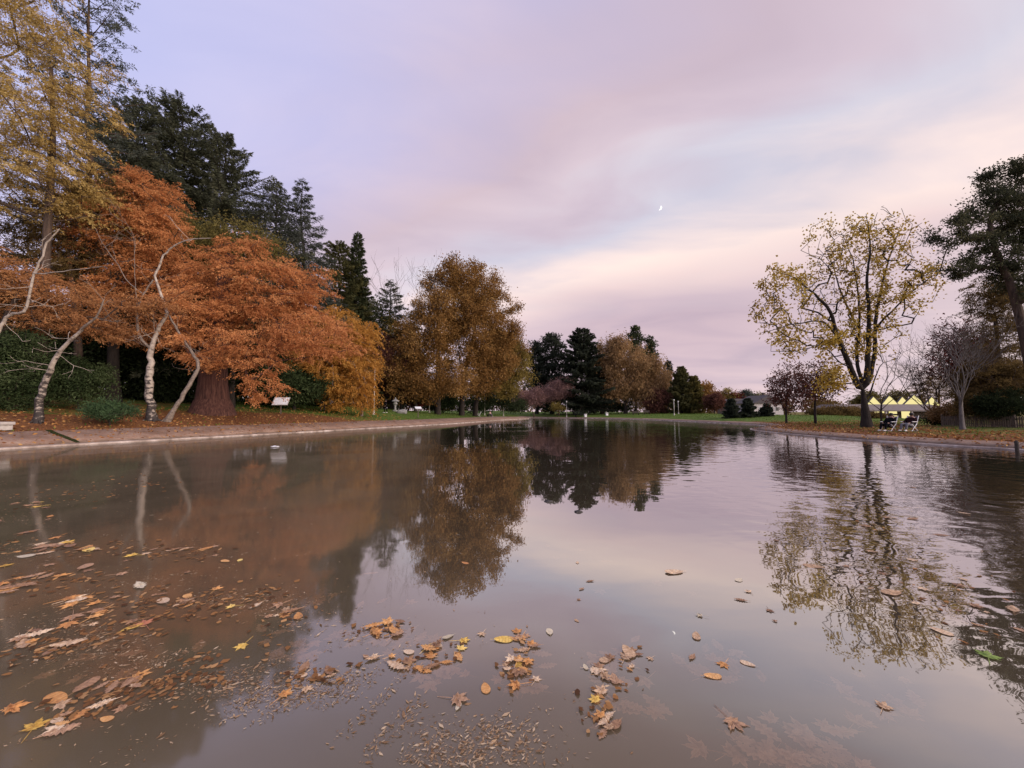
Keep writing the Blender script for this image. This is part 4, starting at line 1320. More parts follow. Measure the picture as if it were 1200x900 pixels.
lectern(329, 36, 'white tilted information panel on a short post under the orange cypress', 1.35, 1.0, R(12), 1.15, R(48))
lectern(490, 50, 'weathered tilted information panel on a post on the grass left of the oaks', 0.85, 0.6, R(30), 1.25, R(28))

# stone lantern
b = base_at(463, 55, 0.03)
t = thing('stone_lantern', 'grey stone garden lantern at the top of the lawn left of the oaks', 'lantern', b)
MB().lathe([(0.42, 0), (0.42, 0.12), (0.3, 0.2)], 6).build('foot', M['stone'], t)
MB().lathe([(0.17, 0.2), (0.14, 0.6), (0.17, 0.95)], 10).build('shaft', M['stone'], t)
MB().lathe([(0.2, 0.95), (0.36, 1.05), (0.36, 1.12)], 6).build('platform', M['stone'], t)
MB().lathe([(0.24, 1.12), (0.26, 1.42)], 6).build('fire_box', M['stone'], t)
rf = MB().lathe([(0.55, 1.42), (0.52, 1.5), (0.2, 1.72), (0.1, 1.76)], 6).build('roof', M['stone'], t)
MB().lathe([(0.07, 1.76), (0.12, 1.86), (0.02, 2.0)], 8).build('finial', M['stone'], rf)
p = base_at(471, 53, 0)
o = MB().lump((0, 0, 0.2), (0.75, 0.5, 0.35), 3, 0.15, 3).build('boulder', M['stone'], None, True)
o.location = tuple(p)
tag(o, 'pale low boulder on the grass right of the stone lantern', 'boulder')

# concrete block at the left edge of the bank
b = base_at(3, 18.4, 0.02)
t = thing('concrete_bench', 'pale concrete bench block at the left edge on top of the sloped bank', 'bench', b, R(-12))
MB().box((-0.5, 0, 0.33), (1.9, 0.5, 0.14), bev=0.02).build('seat', M['block'], t)
MB().box((0.2, 0, 0.13), (0.35, 0.42, 0.26), bev=0.02).build('leg', M['block'], t)
MB().box((-1.15, 0, 0.13), (0.35, 0.42, 0.26), bev=0.02).build('leg', M['block'], t)


# people
def skin_mesh(name, verts, edges, radii, mat, parent, sub=2):
    me = bpy.data.meshes.new(name)
    me.from_pydata([tuple(v) for v in verts], edges, [])
    o = link_mesh(name, me, mat, parent, local=True)
    sk_ = o.modifiers.new('skin', 'SKIN')
    sk_.use_smooth_shade = True
    lay = me.skin_vertices[0] if me.skin_vertices else None
    if lay is None:
        bpy.context.view_layer.update()
        lay = me.skin_vertices[0]
    for i, r in enumerate(radii):
        lay.data[i].radius = (r, r) if not isinstance(r, tuple) else r
        lay.data[i].use_root = (i == 0)
    s = o.modifiers.new('sub', 'SUBSURF')
    s.levels = s.render_levels = sub
    return o


def person(label, loc, rz, pose, top, legs, group=None):
    t = thing('person', label, 'person', loc, rz, group)
    # joints (facing -Y); pelvis, chest, neck, head / arms / legs
    if pose == 'stand':
        J = dict(pel=(0, 0, .95), wa=(0, 0, 1.1), ch=(0, -.01, 1.32), nk=(0, 0, 1.48), hd=(0, -.03, 1.6), tp=(0, -.02, 1.71))
        for s, S in ((-1, 'l'), (1, 'r')):
            J.update({S + 'sh': (s * .18, 0, 1.41), S + 'el': (s * .25, .03, 1.14), S + 'wr': (s * .25, -.1, .92), S + 'hn': (s * .24, -.13, .82),
                      S + 'hp': (s * .1, 0, .92), S + 'kn': (s * .11, -.05 - .12 * s, .5), S + 'an': (s * .11, .02 - .18 * s, .09), S + 'to': (s * .12, -.13 - .18 * s, .04)})
    else:
        le = 0.35 if pose == 'recline' else -0.08
        J = dict(pel=(0, 0, .36), wa=(0, le * .3, .5), ch=(0, le * .75, .72), nk=(0, le * 1.0, .86), hd=(0, le * 1.0 - .05, .98), tp=(0, le * 1.05 - .03, 1.09))
        for s, S in ((-1, 'l'), (1, 'r')):
            J.update({S + 'sh': (s * .18, le * .9, .8), S + 'el': (s * .25, le * .5 - .08, .56), S + 'wr': (s * .16, -.24, .5), S + 'hn': (s * .12, -.33, .48),
                      S + 'hp': (s * .1, -.02, .36), S + 'kn': (s * .13, -.45, .45), S + 'an': (s * .13, -.56, .08), S + 'to': (s * .14, -.72, .04)})
    RD = dict(pel=.135, wa=.12, ch=.15, nk=.055, hd=.095, tp=.07, sh=.07, el=.045, wr=.032, hn=.036, hp=.095, kn=.06, an=.042, to=.035)

    def sub(keys, eds, grow=0.0):
        ks = list(keys)
        return [J[k] for k in ks], [(ks.index(a), ks.index(b)) for a, b in eds], [(RD[k if k in RD else k[1:]] + grow) for k in ks]
    arms = [('ch', S + 'sh') for S in 'lr'] + [(S + 'sh', S + 'el') for S in 'lr'] + [(S + 'el', S + 'wr') for S in 'lr']
    legs_e = [('pel', S + 'hp') for S in 'lr'] + [(S + 'hp', S + 'kn') for S in 'lr'] + [(S + 'kn', S + 'an') for S in 'lr']
    spine = [('pel', 'wa'), ('wa', 'ch')]
    keys = list(J)
    v, e, r = sub(keys, spine + [('ch', 'nk'), ('nk', 'hd'), ('hd', 'tp')] + arms + [(S + 'wr', S + 'hn') for S in 'lr'] + legs_e + [(S + 'an', S + 'to') for S in 'lr'])
    skin_mesh('body', v, e, r, M['skin'], t)
    v, e, r = sub(['pel', 'wa', 'ch'] + [S + k for S in 'lr' for k in ('sh', 'el', 'wr')], spine + arms, 0.02)
    skin_mesh('jacket', v, e, r, M[top], t)
    v, e, r = sub(['pel'] + [S + k for S in 'lr' for k in ('hp', 'kn', 'an')], legs_e, 0.014)
    skin_mesh('trousers', v, e, r, M[legs], t)
    for S in 'lr':
        a, b_ = Vector(J[S + 'an']), Vector(J[S + 'to'])
        MB().lump((a * .4 + b_ * .6) + Vector((0, 0, -.01)), (.055, .14, .05), 2, 0.05).build('shoe', M['shoe'], t, True)
    h = Vector(J['hd'])
    MB().lump(h + Vector((0, .03, .05)), (.112, .115, .11), 3, 0.04).build('hair', M['hair'], t, True)
    return t


person('person in black jacket and blue jeans walking under the weeping golden cypress', base_at(378, 43, 0), R(60), 'stand', 'black_cloth', 'denim')
person('person in dark clothes walking on the path right of the weeping cypress', base_at(452, 50, 0), R(-70), 'stand', 'black_cloth', 'black_cloth')
p1 = base_at(1040, 25.6, 0)
p2 = base_at(1064, 25.2, 0)


def chair(name, label, loc, rz, mat_frame, mat_seat, group=None):
    t = thing(name, label, 'chair', loc, rz, group)
    for s in (-1, 1):
        MB().tube((s * .27, -.30, .02), (s * .27, .22, .46), .016).build('leg', mat_frame, t)
        MB().tube((s * .27, .28, .02), (s * .27, -.26, .44), .016).build('leg', mat_frame, t)
        MB().tube((s * .27, .16, .36), (s * .27, .46, .95), .016).build('back_post', mat_frame, t)
        MB().box((s * .28, 0, .58), (.05, .5, .03), bev=.01).build('armrest', mat_frame, t)
    fm = MB()
    for y in (-.30, .28):
        fm.tube((-.27, y, .02), (.27, y, .02), .014)
    fm.build('floor_bar', mat_frame, t)
    MB().box((0, -.02, .30), (.52, .48, .03), Matrix.Rotation(R(-6), 3, 'X'), .01).build('seat', mat_seat, t)
    MB().box((0, .33, .66), (.52, .03, .56), Matrix.Rotation(R(-27), 3, 'X'), .01).build('backrest', mat_seat, t)
    return t


chair('folding_chair', 'white folding chair on the right bank holding the person in black', p1, R(62), M['white'], M['grey_cloth'])
chair('folding_chair', 'white folding chair with crossed legs holding the person in maroon', p2, R(62), M['white'], M['grey_cloth'])
person('person in black clothes seated left of the pair below the yellow maple', p1, R(62) - math.pi * 0, 'recline', 'black_cloth', 'black_cloth')
person('person in dark maroon jacket seated right of the pair below the yellow maple', p2, R(62), 'recline', 'maroon_cloth', 'grey_cloth')
for o_ in [o for o in bpy.data.objects if o.name.startswith(('folding_chair', 'person')) and o.parent is None and o.location.x > 15]:
    o_.rotation_euler.z = R(-72)
    o_.scale = (1.06, 1.06, 1.06)
pc = base_at(561, 72, 0)
chair('garden_chair', 'white garden chair in the shade of the rightmost oak', pc, R(-70), M['white'], M['white'])
person('person in pale pink top sitting right of the white garden chair', base_at(574, 77, -0.02), R(60), 'sit', 'pink_cloth', 'grey_cloth')


def bench(px, d, label, rz, mat, name='park_bench', back=True):
    t = thing(name, label, 'bench', base_at(px, d, 0.01), rz)
    MB().box((0, 0, .45), (1.6, .42, .05), bev=.01).build('seat', mat, t)
    for s in (-1, 1):
        MB().box((s * .65, 0, .21), (.08, .4, .43), bev=.01).build('leg', mat, t)
    if back:
        MB().box((0, .24, .72), (1.6, .05, .42), Matrix.Rotation(R(-10), 3, 'X'), .01).build('backrest', mat, t)


bench(574, 76.5, 'low dark bench carrying the person in pale pink', R(60), M['dark_wood'], back=False)
bench(745, 93, 'dark park bench on the far lawn before the brown willow', 0, M['dark_wood'])
bench(616, 96, 'grey bench on the far shore just past the tip of the concrete bank', R(20), M['block'], name='stone_bench', back=False)
bench(758, 95, 'dark park bench at the right edge of the brown willow', R(10), M['dark_wood'])


def bin_(px, d, label):
    t = thing('litter_bin', label, 'bin', base_at(px, d, 0.02), R(8))
    MB().box((0, 0, .35), (.55, .5, .7), bev=.03, taper=1.06).build('bin_body', M['white'], t)
    MB().box((0, 0, .75), (.62, .56, .10), bev=.03).build('lid', M['block'], t)
    MB().box((0, -.265, .56), (.32, .05, .12)).build('slot', M['rock'], t)


bin_(686, 95, 'white box bin on the far lawn beside the black conical pine, left of two')
bin_(711, 96, 'white box bin on the far lawn before the brown willow, right of two')

# picket fence on the right bank
A3, B3 = base_at(1102, 33, 0), base_at(1225, 27, 0)
dv = B3 - A3
Lf = float(np.linalg.norm(dv[:2]))
t = thing('picket_fence', 'weathered grey picket fence along the right bank behind the pale leafless tree', 'fence', A3, math.atan2(dv[1], dv[0]))
nump = int(Lf / 0.13)
mb = MB()
for i in range(nump):
    hh = 0.92 + rng.normal(0, 0.012)
    mb.prism([(i * .13, .08), (i * .13 + .085, .08), (i * .13 + .085, hh - .05), (i * .13 + .0425, hh), (i * .13, hh - .05)], -0.012, 0.012)
mb.build('picket_panel', M['wood'], t)
for z in (.28, .72):
    MB().box((Lf / 2, .035, z), (Lf, .04, .08)).build('rail', M['wood'], t)
for i in range(int(Lf / 2.2) + 1):
    MB().box((i * 2.2, .105, .5), (.1, .1, 1.06), bev=.008).build('post', M['wood'], t)

# small objects at and in the water
p = on_water(1192, 528)
o = thing('wooden_stake', 'short dark wooden stake standing in the water at the right edge', 'stake', (p[0], p[1], 0))
MB().lathe([(.06, -.3), (.058, .38), (.03, .42)], 9).build('stake', M['dark_wood'], o)
MB().lathe([(.068, .30), (.068, .34)], 9).build('band', M['rock'], o)
for px, py, w, s, lab in [(643, 588, .085, 1, 'dark wet lump breaking the water surface, left and larger of two'), (678, 600, .075, 2, 'dark wet lump breaking the water surface, right and smaller of two')]:
    p = on_water(px, py)
    o = MB().lump((0, 0, 0.0), (w, w * .7, .028), 3, .18, s).build('wet_stone', M['rock'], None, True)
    o.location = tuple(p)
    tag(o, lab, 'stone')
p = on_water(322, 524)
o = MB().lump((0, 0, 0.03), (.2, .07, .03), 3, .25, 5).build('foam_scrap', M['white'], None, True)
o.location = tuple(p)
tag(o, 'white scrap floating close to the left bank below the huge red trunk', 'scrap')


# ------------------------------------------------------------------ buildings
def lit_building():
    d = 80
    fl = -0.55
    p0 = at(1060, 482, d)
    t = thing('lit_building', 'low park building with glowing yellow sawtooth skylights and pale roof', 'building', (p0[0], p0[1], fl), R(-4))
    k = d / F

    def X(px):
        return (px - 1060) * k

    def Z(py):
        return at(1060, py, d)[2] - fl
    MB().box((X(1055), 4.5, Z(481.5) / 2), (X(1100) - X(1000), 5, Z(481.5) - .02)).build('wall', M['wall_tan'], t)
    # roof: shallow hip slab with deep fascia
    e, h = Z(480.5), Z(473.5)
    mb = MB()
    x0, x1 = X(985), X(1111)
    vs = [(x0, -1.2, e), (x1, -1.2, e), (x1, 9, e), (x0, 9, e), (x0 + 1, 2.2, h), (x1 - 2.2, 2.2, h), (x1 - 2.2, 6, h), (x0 + 1, 6, h),
          (x0, -1.2, e - .28), (x1, -1.2, e - .28), (x1, 9, e - .28), (x0, 9, e - .28)]
    vv = [mb.bm.verts.new(v) for v in vs]
    for f in [(0, 1, 5, 4), (1, 2, 6, 5), (2, 3, 7, 6), (3, 0, 4, 7), (4, 5, 6, 7), (8, 9, 1, 0), (9, 10, 2, 1), (10, 11, 3, 2), (11, 8, 0, 3), (11, 10, 9, 8)]:
        mb.bm.faces.new([vv[i] for i in f])
    rf = mb.build('roof', M['roof'], t)
    for px in (1063, 1094, 1035, 1010):
        MB().box((X(px), -.9, (e - .28) / 2), (.32, .32, e - .29), bev=.02).build('column', M['column'], t)
    for a0, a1, y0, y1 in [(1066, 1077, 482, 490.5), (1052, 1061, 482, 485), (1036, 1048, 482, 484), (1056, 1061, 487, 490)]:
        w = MB().box(((X(a0) + X(a1)) / 2, 1.97, (Z(y0) + Z(y1)) / 2), (X(a1) - X(a0) + .2, .05, Z(y0) - Z(y1) + .2)).build('window', M['wall_tan'], t)
        MB().box(((X(a0) + X(a1)) / 2, 1.93, (Z(y0) + Z(y1)) / 2), (X(a1) - X(a0), .04, Z(y0) - Z(y1))).build('pane', M['glow'], w)
    # sawtooth glazed gables in two ranks
    for cx, hw, ap, y0 in [(1043, 10, 463, 2.3), (1070, 13, 462.5, 2.3), (1025, 9, 464.5, 2.6), (1055, 9, 464.2, 5.2), (1087, 9, 464.4, 5.0)]:
        zb, za = h - .25, Z(ap)
        xw = hw * k
        cx = 600 + (cx - 600) * (d + y0) / d       # drawn where it stands behind the eaves
        sk_ = MB().prism([(X(cx) - xw, zb), (X(cx) + xw, zb), (X(cx), za)], y0, y0 + .3).build('skylight', M['glow'], t)
        g_ = MB()
        for s in (-1, 1):
            dz = za - zb
            ln = math.hypot(xw, dz)
            rot = Matrix.Rotation(math.atan2(dz, xw) * s, 3, 'Y')
            for yy in (y0 + .15,):
                g_.box((X(cx) + s * (xw / 2 + .03), yy, (za + zb) / 2 + .07), (ln + .12, .4, .09), rot)
        g_.build('skylight_frame', M['roof_dark'], sk_)


lit_building()
p0 = at(890, 482, 118)
t = thing('far_house', 'small pale far house with a grey gabled roof behind the clipped conifers', 'house', (p0[0], p0[1], 0.4), R(10))
MB().box((0, 0, 1.9), (10, 7, 3.8)).build('wall', M['house_wall'], t)
rf = MB().prism([(-5.6, 3.7), (5.6, 3.7), (0, 6.2)], -4, 4).build('roof', M['roof_dark'], t)
MB().box((1.8, 0, 6.1), (.7, .7, 1.8), bev=.02).build('chimney', M['wall_tan'], rf)
for x in (-2.6, 0.2, 2.8):
    w = MB().box((x, -3.52, 2.0), (1.3, .1, 1.3)).build('window', M['white'], t)
    MB().box((x, -3.58, 2.0), (1.1, .04, 1.1)).build('pane', M['rock'], w)
p0 = at(868, 482, 128)
t = thing('far_house', 'low pink grey far house roof seen between the two larger clipped conifers', 'house', (p0[0], p0[1], 0.6), R(-6))
MB().box((0, 0, 1.7), (12, 7, 3.4)).build('wall', M['wall_tan'], t)
MB().prism([(-6.6, 3.3), (6.6, 3.3), (3.5, 5.2), (-3.5, 5.2)], -4, 4).build('roof', M['roof'], t)
w = MB().box((-2, -3.52, 1.8), (1.6, .1, 1.2)).build('window', M['white'], t)
MB().box((-2, -3.58, 1.8), (1.4, .04, 1.0)).build('pane', M['rock'], w)

# moon
bm = bmesh.new()
Dm = 1500.0
pm = at(773, 243.5, Dm)
rm = 2.5 * Dm / F
mb = MB()
N = 16
outer = [(rm * math.sin(a), rm * math.cos(a)) for a in np.linspace(0, math.pi, N)]
inner = [(rm * 0.52 * math.sin(a), rm * math.cos(a)) for a in np.linspace(math.pi, 0, N)[1:-1]]
bm.free()
mb.prism(outer + inner, -2, 2)
mo = mb.build('moon', M['moon'])
mo.location = tuple(pm)
mo.rotation_euler = (R(20), R(28), R(-20))
tag(mo, 'thin white crescent moon high over the far shore', 'moon')


# ------------------------------------------------------------------ floating leaves
def leaf_shape(kind, seed):
    g = np.random.default_rng(seed)
    if kind == 'maple':
        lobes = [(90, 1.0), (38, .92), (142, .92), (-12, .66), (192, .66)]
        pts = []
        order = sorted(lobes, key=lambda q: q[0])
        for i, (a, r) in enumerate(order):
            r *= g.uniform(.9, 1.08)
            for da, rr in ((-17, .62), (-9, .74), (-6, .70), (0, 1.0), (6, .70), (9, .74), (17, .62)):
                pts.append((a + da, r * rr))
            if i < len(order) - 1:
                pts.append(((a + order[i + 1][0]) / 2, .40))
        pts += [(-50, .42), (-82, .25), (-98, .25), (-130, .42)]
        pl = [(math.cos(R(a)) * r, math.sin(R(a)) * r) for a, r in pts]
    elif kind == 'oak':
        pl = []
        for s in (1, -1):
            side = []
            for i in range(13):
                y = -0.95 + 1.95 * i / 12
                w = .42 * math.sin(math.pi * min(1, (i + .6) / 12.8)) * (1.25 if i % 2 else .62)
                side.append((s * w, y))
            pl += side if s == 1 else side[::-1]
    else:
        pl = [(.52 * math.sin(a) * (1 - .25 * math.cos(a)), -math.cos(a)) for a in np.linspace(0, 2 * math.pi, 18)[:-1]]
    n = len(pl)
    bend = g.uniform(-.2, .2, 4)

    def zz(x, y):
        return .05 + .16 * bend[0] * x * x * 4 + .3 * bend[1] * y * y + .25 * bend[2] * x * y + .02 * math.sin(7 * x + 5 * y)
    V = [(0, 0, zz(0, 0))] + [(x * .5, y * .5, zz(x * .5, y * .5) + .02 * (-1) ** i) for i, (x, y) in enumerate(pl)] + [(x, y, zz(x, y)) for x, y in pl]
    fs = []
    for i in range(n):
        j = (i + 1) % n
        fs.append((0, 1 + i, 1 + j))
        fs.append((1 + i, 1 + n + i, 1 + n + j, 1 + j))
    # stalk
    k = len(V)
    V += [(-.02, -.3, .04), (.02, -.3, .04), (.05, -1.35, .05), (.015, -1.38, .05), (0, -.3, .07), (.03, -1.36, .08)]
    fs += [(k, k + 1, k + 2, k + 3), (k + 1, k + 4, k + 5, k + 2), (k + 4, k, k + 3, k + 5)]
    V = np.array(V)
    V[:, 2] -= V[:, 2].min() - .02
    me = bpy.data.meshes.new(kind + '_leaf')
    me.from_pydata(V.tolist(), [], fs)
    return me


def leaf_mat(name, cols):
    m, nt, out = new_mat(name)
    b = nt.nodes.new('ShaderNodeBsdfPrincipled')
    b.inputs['Roughness'].default_value = 0.55
    b.inputs['Specular IOR Level'].default_value = 0.3
    tc = nt.nodes.new('ShaderNodeTexCoord')
    oi = nt.nodes.new('ShaderNodeObjectInfo')
    f1 = noise(nt, 2.2, 6, 0.7, tc.outputs['Object'])
    f2 = math_n(nt, 'ADD', f1, math_n(nt, 'MULTIPLY', math_n(nt, 'SUBTRACT', oi.outputs['Random'], 0.5), 0.35))
    n = len(cols)
    c = ramp(nt, f2, [(0.28 + 0.44 * i / (n - 1), cols[i]) for i in range(n)])
    # darker rib lines
    wv = nt.nodes.new('ShaderNodeTexWave')
    wv.wave_type = 'RINGS'
    wv.inputs['Scale'].default_value = 0.9
    wv.inputs['Distortion'].default_value = 5
    nt.links.new(tc.outputs['Object'], wv.inputs['Vector'])
    c = mix_col(nt, math_n(nt, 'MULTIPLY', math_n(nt, 'GREATER_THAN', wv.outputs['Fac'], 0.86), 0.3), c, tuple(0.45 * q for q in cols[0]))
    nt.links.new(c, b.inputs['Base Color'])
    nt.links.new(b.outputs[0], out.inputs['Surface'])
    return m


LM = {
    'yellow': leaf_mat('yellow_leaf', [(0.40, 0.22, 0.04), (0.76, 0.50, 0.11), (0.84, 0.62, 0.2)]),
    'orange': leaf_mat('orange_leaf', [(0.40, 0.17, 0.06), (0.60, 0.29, 0.09), (0.70, 0.40, 0.16)]),
    'tan': leaf_mat('tan_leaf', [(0.32, 0.19, 0.10), (0.58, 0.39, 0.23), (0.74, 0.57, 0.38)]),
    'brown': leaf_mat('brown_leaf', [(0.20, 0.105, 0.058), (0.34, 0.19, 0.10), (0.46, 0.28, 0.165)]),
    'cream': leaf_mat('cream_leaf', [(0.5, 0.42, 0.28), (0.7, 0.6, 0.42)]),
    'green': leaf_mat('green_leaf', [(0.10, 0.16, 0.03), (0.2, 0.28, 0.05)]),
    'red': leaf_mat('red_leaf', [(0.30, 0.10, 0.055), (0.48, 0.19, 0.10)]),
}
LSH = {k: [leaf_shape(k, i * 7 + 1) for i in range(n_)] for k, n_ in (('maple', 5), ('oak', 3), ('oval', 4))}
LMESH = {}
for k in LSH:
    for c in LM:
        for i, me in enumerate(LSH[k]):
            mm = me.copy()
            mm.materials.append(LM[c])
            LMESH[(k, c, i)] = mm
n_leaves = 0
placed = []


def put_leaf(px, py, wpx, kind, col, label, group=None, rz=None, exact=False):
    global n_leaves
    p = on_water(px, py)
    size = wpx / 2 * p[1] / F * 0.98
    size = min(size, 0.10)
    me = LMESH[(kind, col, int(rng.integers(0, len(LSH[kind]))))]
    o = bpy.data.objects.new('floating_leaf', me)
    COL.objects.link(o)
    zz = 0.0015 + 0.004 * rng.random()
    for q in placed:
        if abs(q[0] - p[0]) < (q[2] + size) * .7 and abs(q[1] - p[1]) < (q[2] + size) * .7:
            zz = max(zz, q[3] + 0.002)
    o.location = (p[0], p[1], zz)
    placed.append((p[0], p[1], size, zz))
    o.rotation_euler = (rng.normal(0, 0.03), rng.normal(0, 0.03), rng.uniform(0, 6.28) if rz is None else rz)
    o.scale = (size, size * rng.uniform(.85, 1.1), size * rng.uniform(0.4, 1.0))
    tag(o, label, 'leaf', group)
    n_leaves += 1
    return o


single = [
    (535, 820, 37, 'maple', 'brown', 'big brown maple leaf lying flat alone below the centre leaf rafts'),
    (569, 807, 20, 'oval', 'orange', 'orange oval leaf just right of the big lone brown maple leaf'),
    (537, 829, 11, 'oval', 'cream', 'small cream leaf on the stalk end of the big lone brown maple leaf'),
    (500, 760, 20, 'maple', 'yellow', 'bright yellow leaf at the left of the centre raft'),
    (512, 757, 16, 'oval', 'tan', 'pale tan leaf beside the bright yellow leaf of the centre raft'),
    (525, 747, 14, 'oval', 'cream', 'cream leaf at the top of the centre raft'),
    (542, 751, 20, 'maple', 'yellow', 'yellow maple leaf at the upper right of the centre raft'),
    (540, 761, 20, 'maple', 'yellow', 'golden leaf tucked under the upper right of the centre raft'),
    (565, 743, 15, 'maple', 'tan', 'tan leaf adrift between the centre raft and the pale trio'),
    (590, 750, 24, 'oval', 'yellow', 'yellow oval leaf at the left of the pale trio of leaves'),
    (606, 741, 20, 'maple', 'orange', 'orange leaf at the top of the pale trio of leaves'),
    (644, 741, 15, 'oval', 'cream', 'cream leaf at the right end of the pale trio of leaves'),
    (628, 797, 18, 'maple', 'tan', 'round tan leaf at the lower right of the brown star shaped raft'),
    (608, 781, 16, 'oval', 'yellow', 'pale yellow leaf in the middle of the brown star shaped raft'),
    (698, 822, 23, 'maple', 'yellow', 'bright yellow leaf in the long brown raft right of centre'),
    (686, 782, 10, 'oval', 'cream', 'small cream leaf at the left of the long brown raft'),
    (706, 812, 26, 'maple', 'tan', 'tan leaf above the bright yellow one in the long brown raft'),
    (704, 840, 24, 'maple', 'orange', 'orange brown leaf below the bright yellow one in the long brown raft'),
    (284, 757, 24, 'maple', 'yellow', 'yellow maple leaf alone by the edge of the tree reflection at left'),
    (272, 711, 18, 'maple', 'yellow', 'yellow leaf above the lone yellow one near the tree reflection at left'),
    (253, 691, 19, 'maple', 'orange', 'orange yellow leaf in the dark water at left'),
    (164, 687, 27, 'oak', 'cream', 'pale ragged leaf in the dark water at left'),
    (281, 657, 10, 'oval', 'yellow', 'small yellow leaf, right of two near each other in the dark water'),
    (264, 658, 12, 'oval', 'orange', 'small orange leaf, left of two near each other in the dark water'),
    (156, 651, 24, 'maple', 'yellow', 'yellow leaf beside the upper left leaf drift'),
    (104, 645, 22, 'oval', 'yellow', 'slim yellow leaf at the right end of the upper left drift'),
    (80, 636, 30, 'maple', 'yellow', 'large yellow leaf in the upper left drift'),
    (30, 652, 20, 'oval', 'cream', 'pale leaf at the left of the upper left drift'),
    (6, 664, 20, 'maple', 'yellow', 'yellow leaf at the far left edge of the upper drift'),
    (40, 675, 22, 'oak', 'brown', 'brown leaf below the upper left drift'),
    (160, 793, 38, 'maple', 'orange', 'large orange tan leaf lying on the lower left scraps'),
    (66, 819, 30, 'oval', 'orange', 'orange oval leaf at the lower left corner'),
    (40, 853, 34, 'maple', 'yellow', 'big yellow leaf at the lower left corner, lowest of the yellow ones'),
    (12, 832, 38, 'maple', 'orange', 'big orange leaf cut by the left edge at the bottom'),
    (72, 857, 36, 'oak', 'brown', 'long brown leaf right of the big yellow one at the lower left'),
    (155, 736, 20, 'oval', 'yellow', 'dull yellow leaf in the middle of the left drift'),
    (170, 732, 24, 'maple', 'red', 'red leaf in the middle of the left drift'),
    (80, 732, 36, 'maple', 'orange', 'long orange leaf in the middle left drift'),
    (332, 815, 24, 'maple', 'orange', 'pink orange leaf, left one of a touching pair near the bottom'),
    (358, 808, 20, 'maple', 'tan', 'tan leaf, right one of a touching pair near the bottom'),
    (1035, 829, 26, 'maple', 'tan', 'pale tan leaf with a dark stick across it at lower right'),
    (1158, 770, 34, 'maple', 'green', 'only green leaf, floating in the pine reflection at right'),
    (848, 779, 20, 'maple', 'orange', 'orange leaf at right of centre, upper one of two'),
    (835, 793, 18, 'oval', 'orange', 'small orange leaf at right of centre, lower one of two'),
    (866, 680, 14, 'oval', 'cream', 'cream speck of a leaf left of the maple reflection'),
    (821, 722, 15, 'maple', 'cream', 'pale leaf left of the maple reflection, upper of two'),
    (816, 746, 17, 'oval', 'tan', 'tan leaf left of the maple reflection, lower of two'),
    (858, 846, 36, 'maple', 'brown', 'large brown leaf at the lower right of centre'),
    (790, 671, 22, 'oval', 'tan', 'pale tan leaf in the pink sky reflection right of centre'),
    (545, 660, 10, 'oval', 'orange', 'small orange leaf in the oak reflection'),
    (440, 741, 26, 'oak', 'orange', 'orange brown leaf at the left tip of the raft below the oak reflection'),
    (458, 770, 16, 'maple', 'orange', 'single orange leaf below the raft under the oak reflection'),
    (1045, 695, 28, 'oval', 'tan', 'tan leaf lying across the trunk reflection at right'),
    (953, 664, 20, 'oval', 'tan', 'tan leaf within the left half of the maple reflection'),
]
for s in single:
    put_leaf(*s)
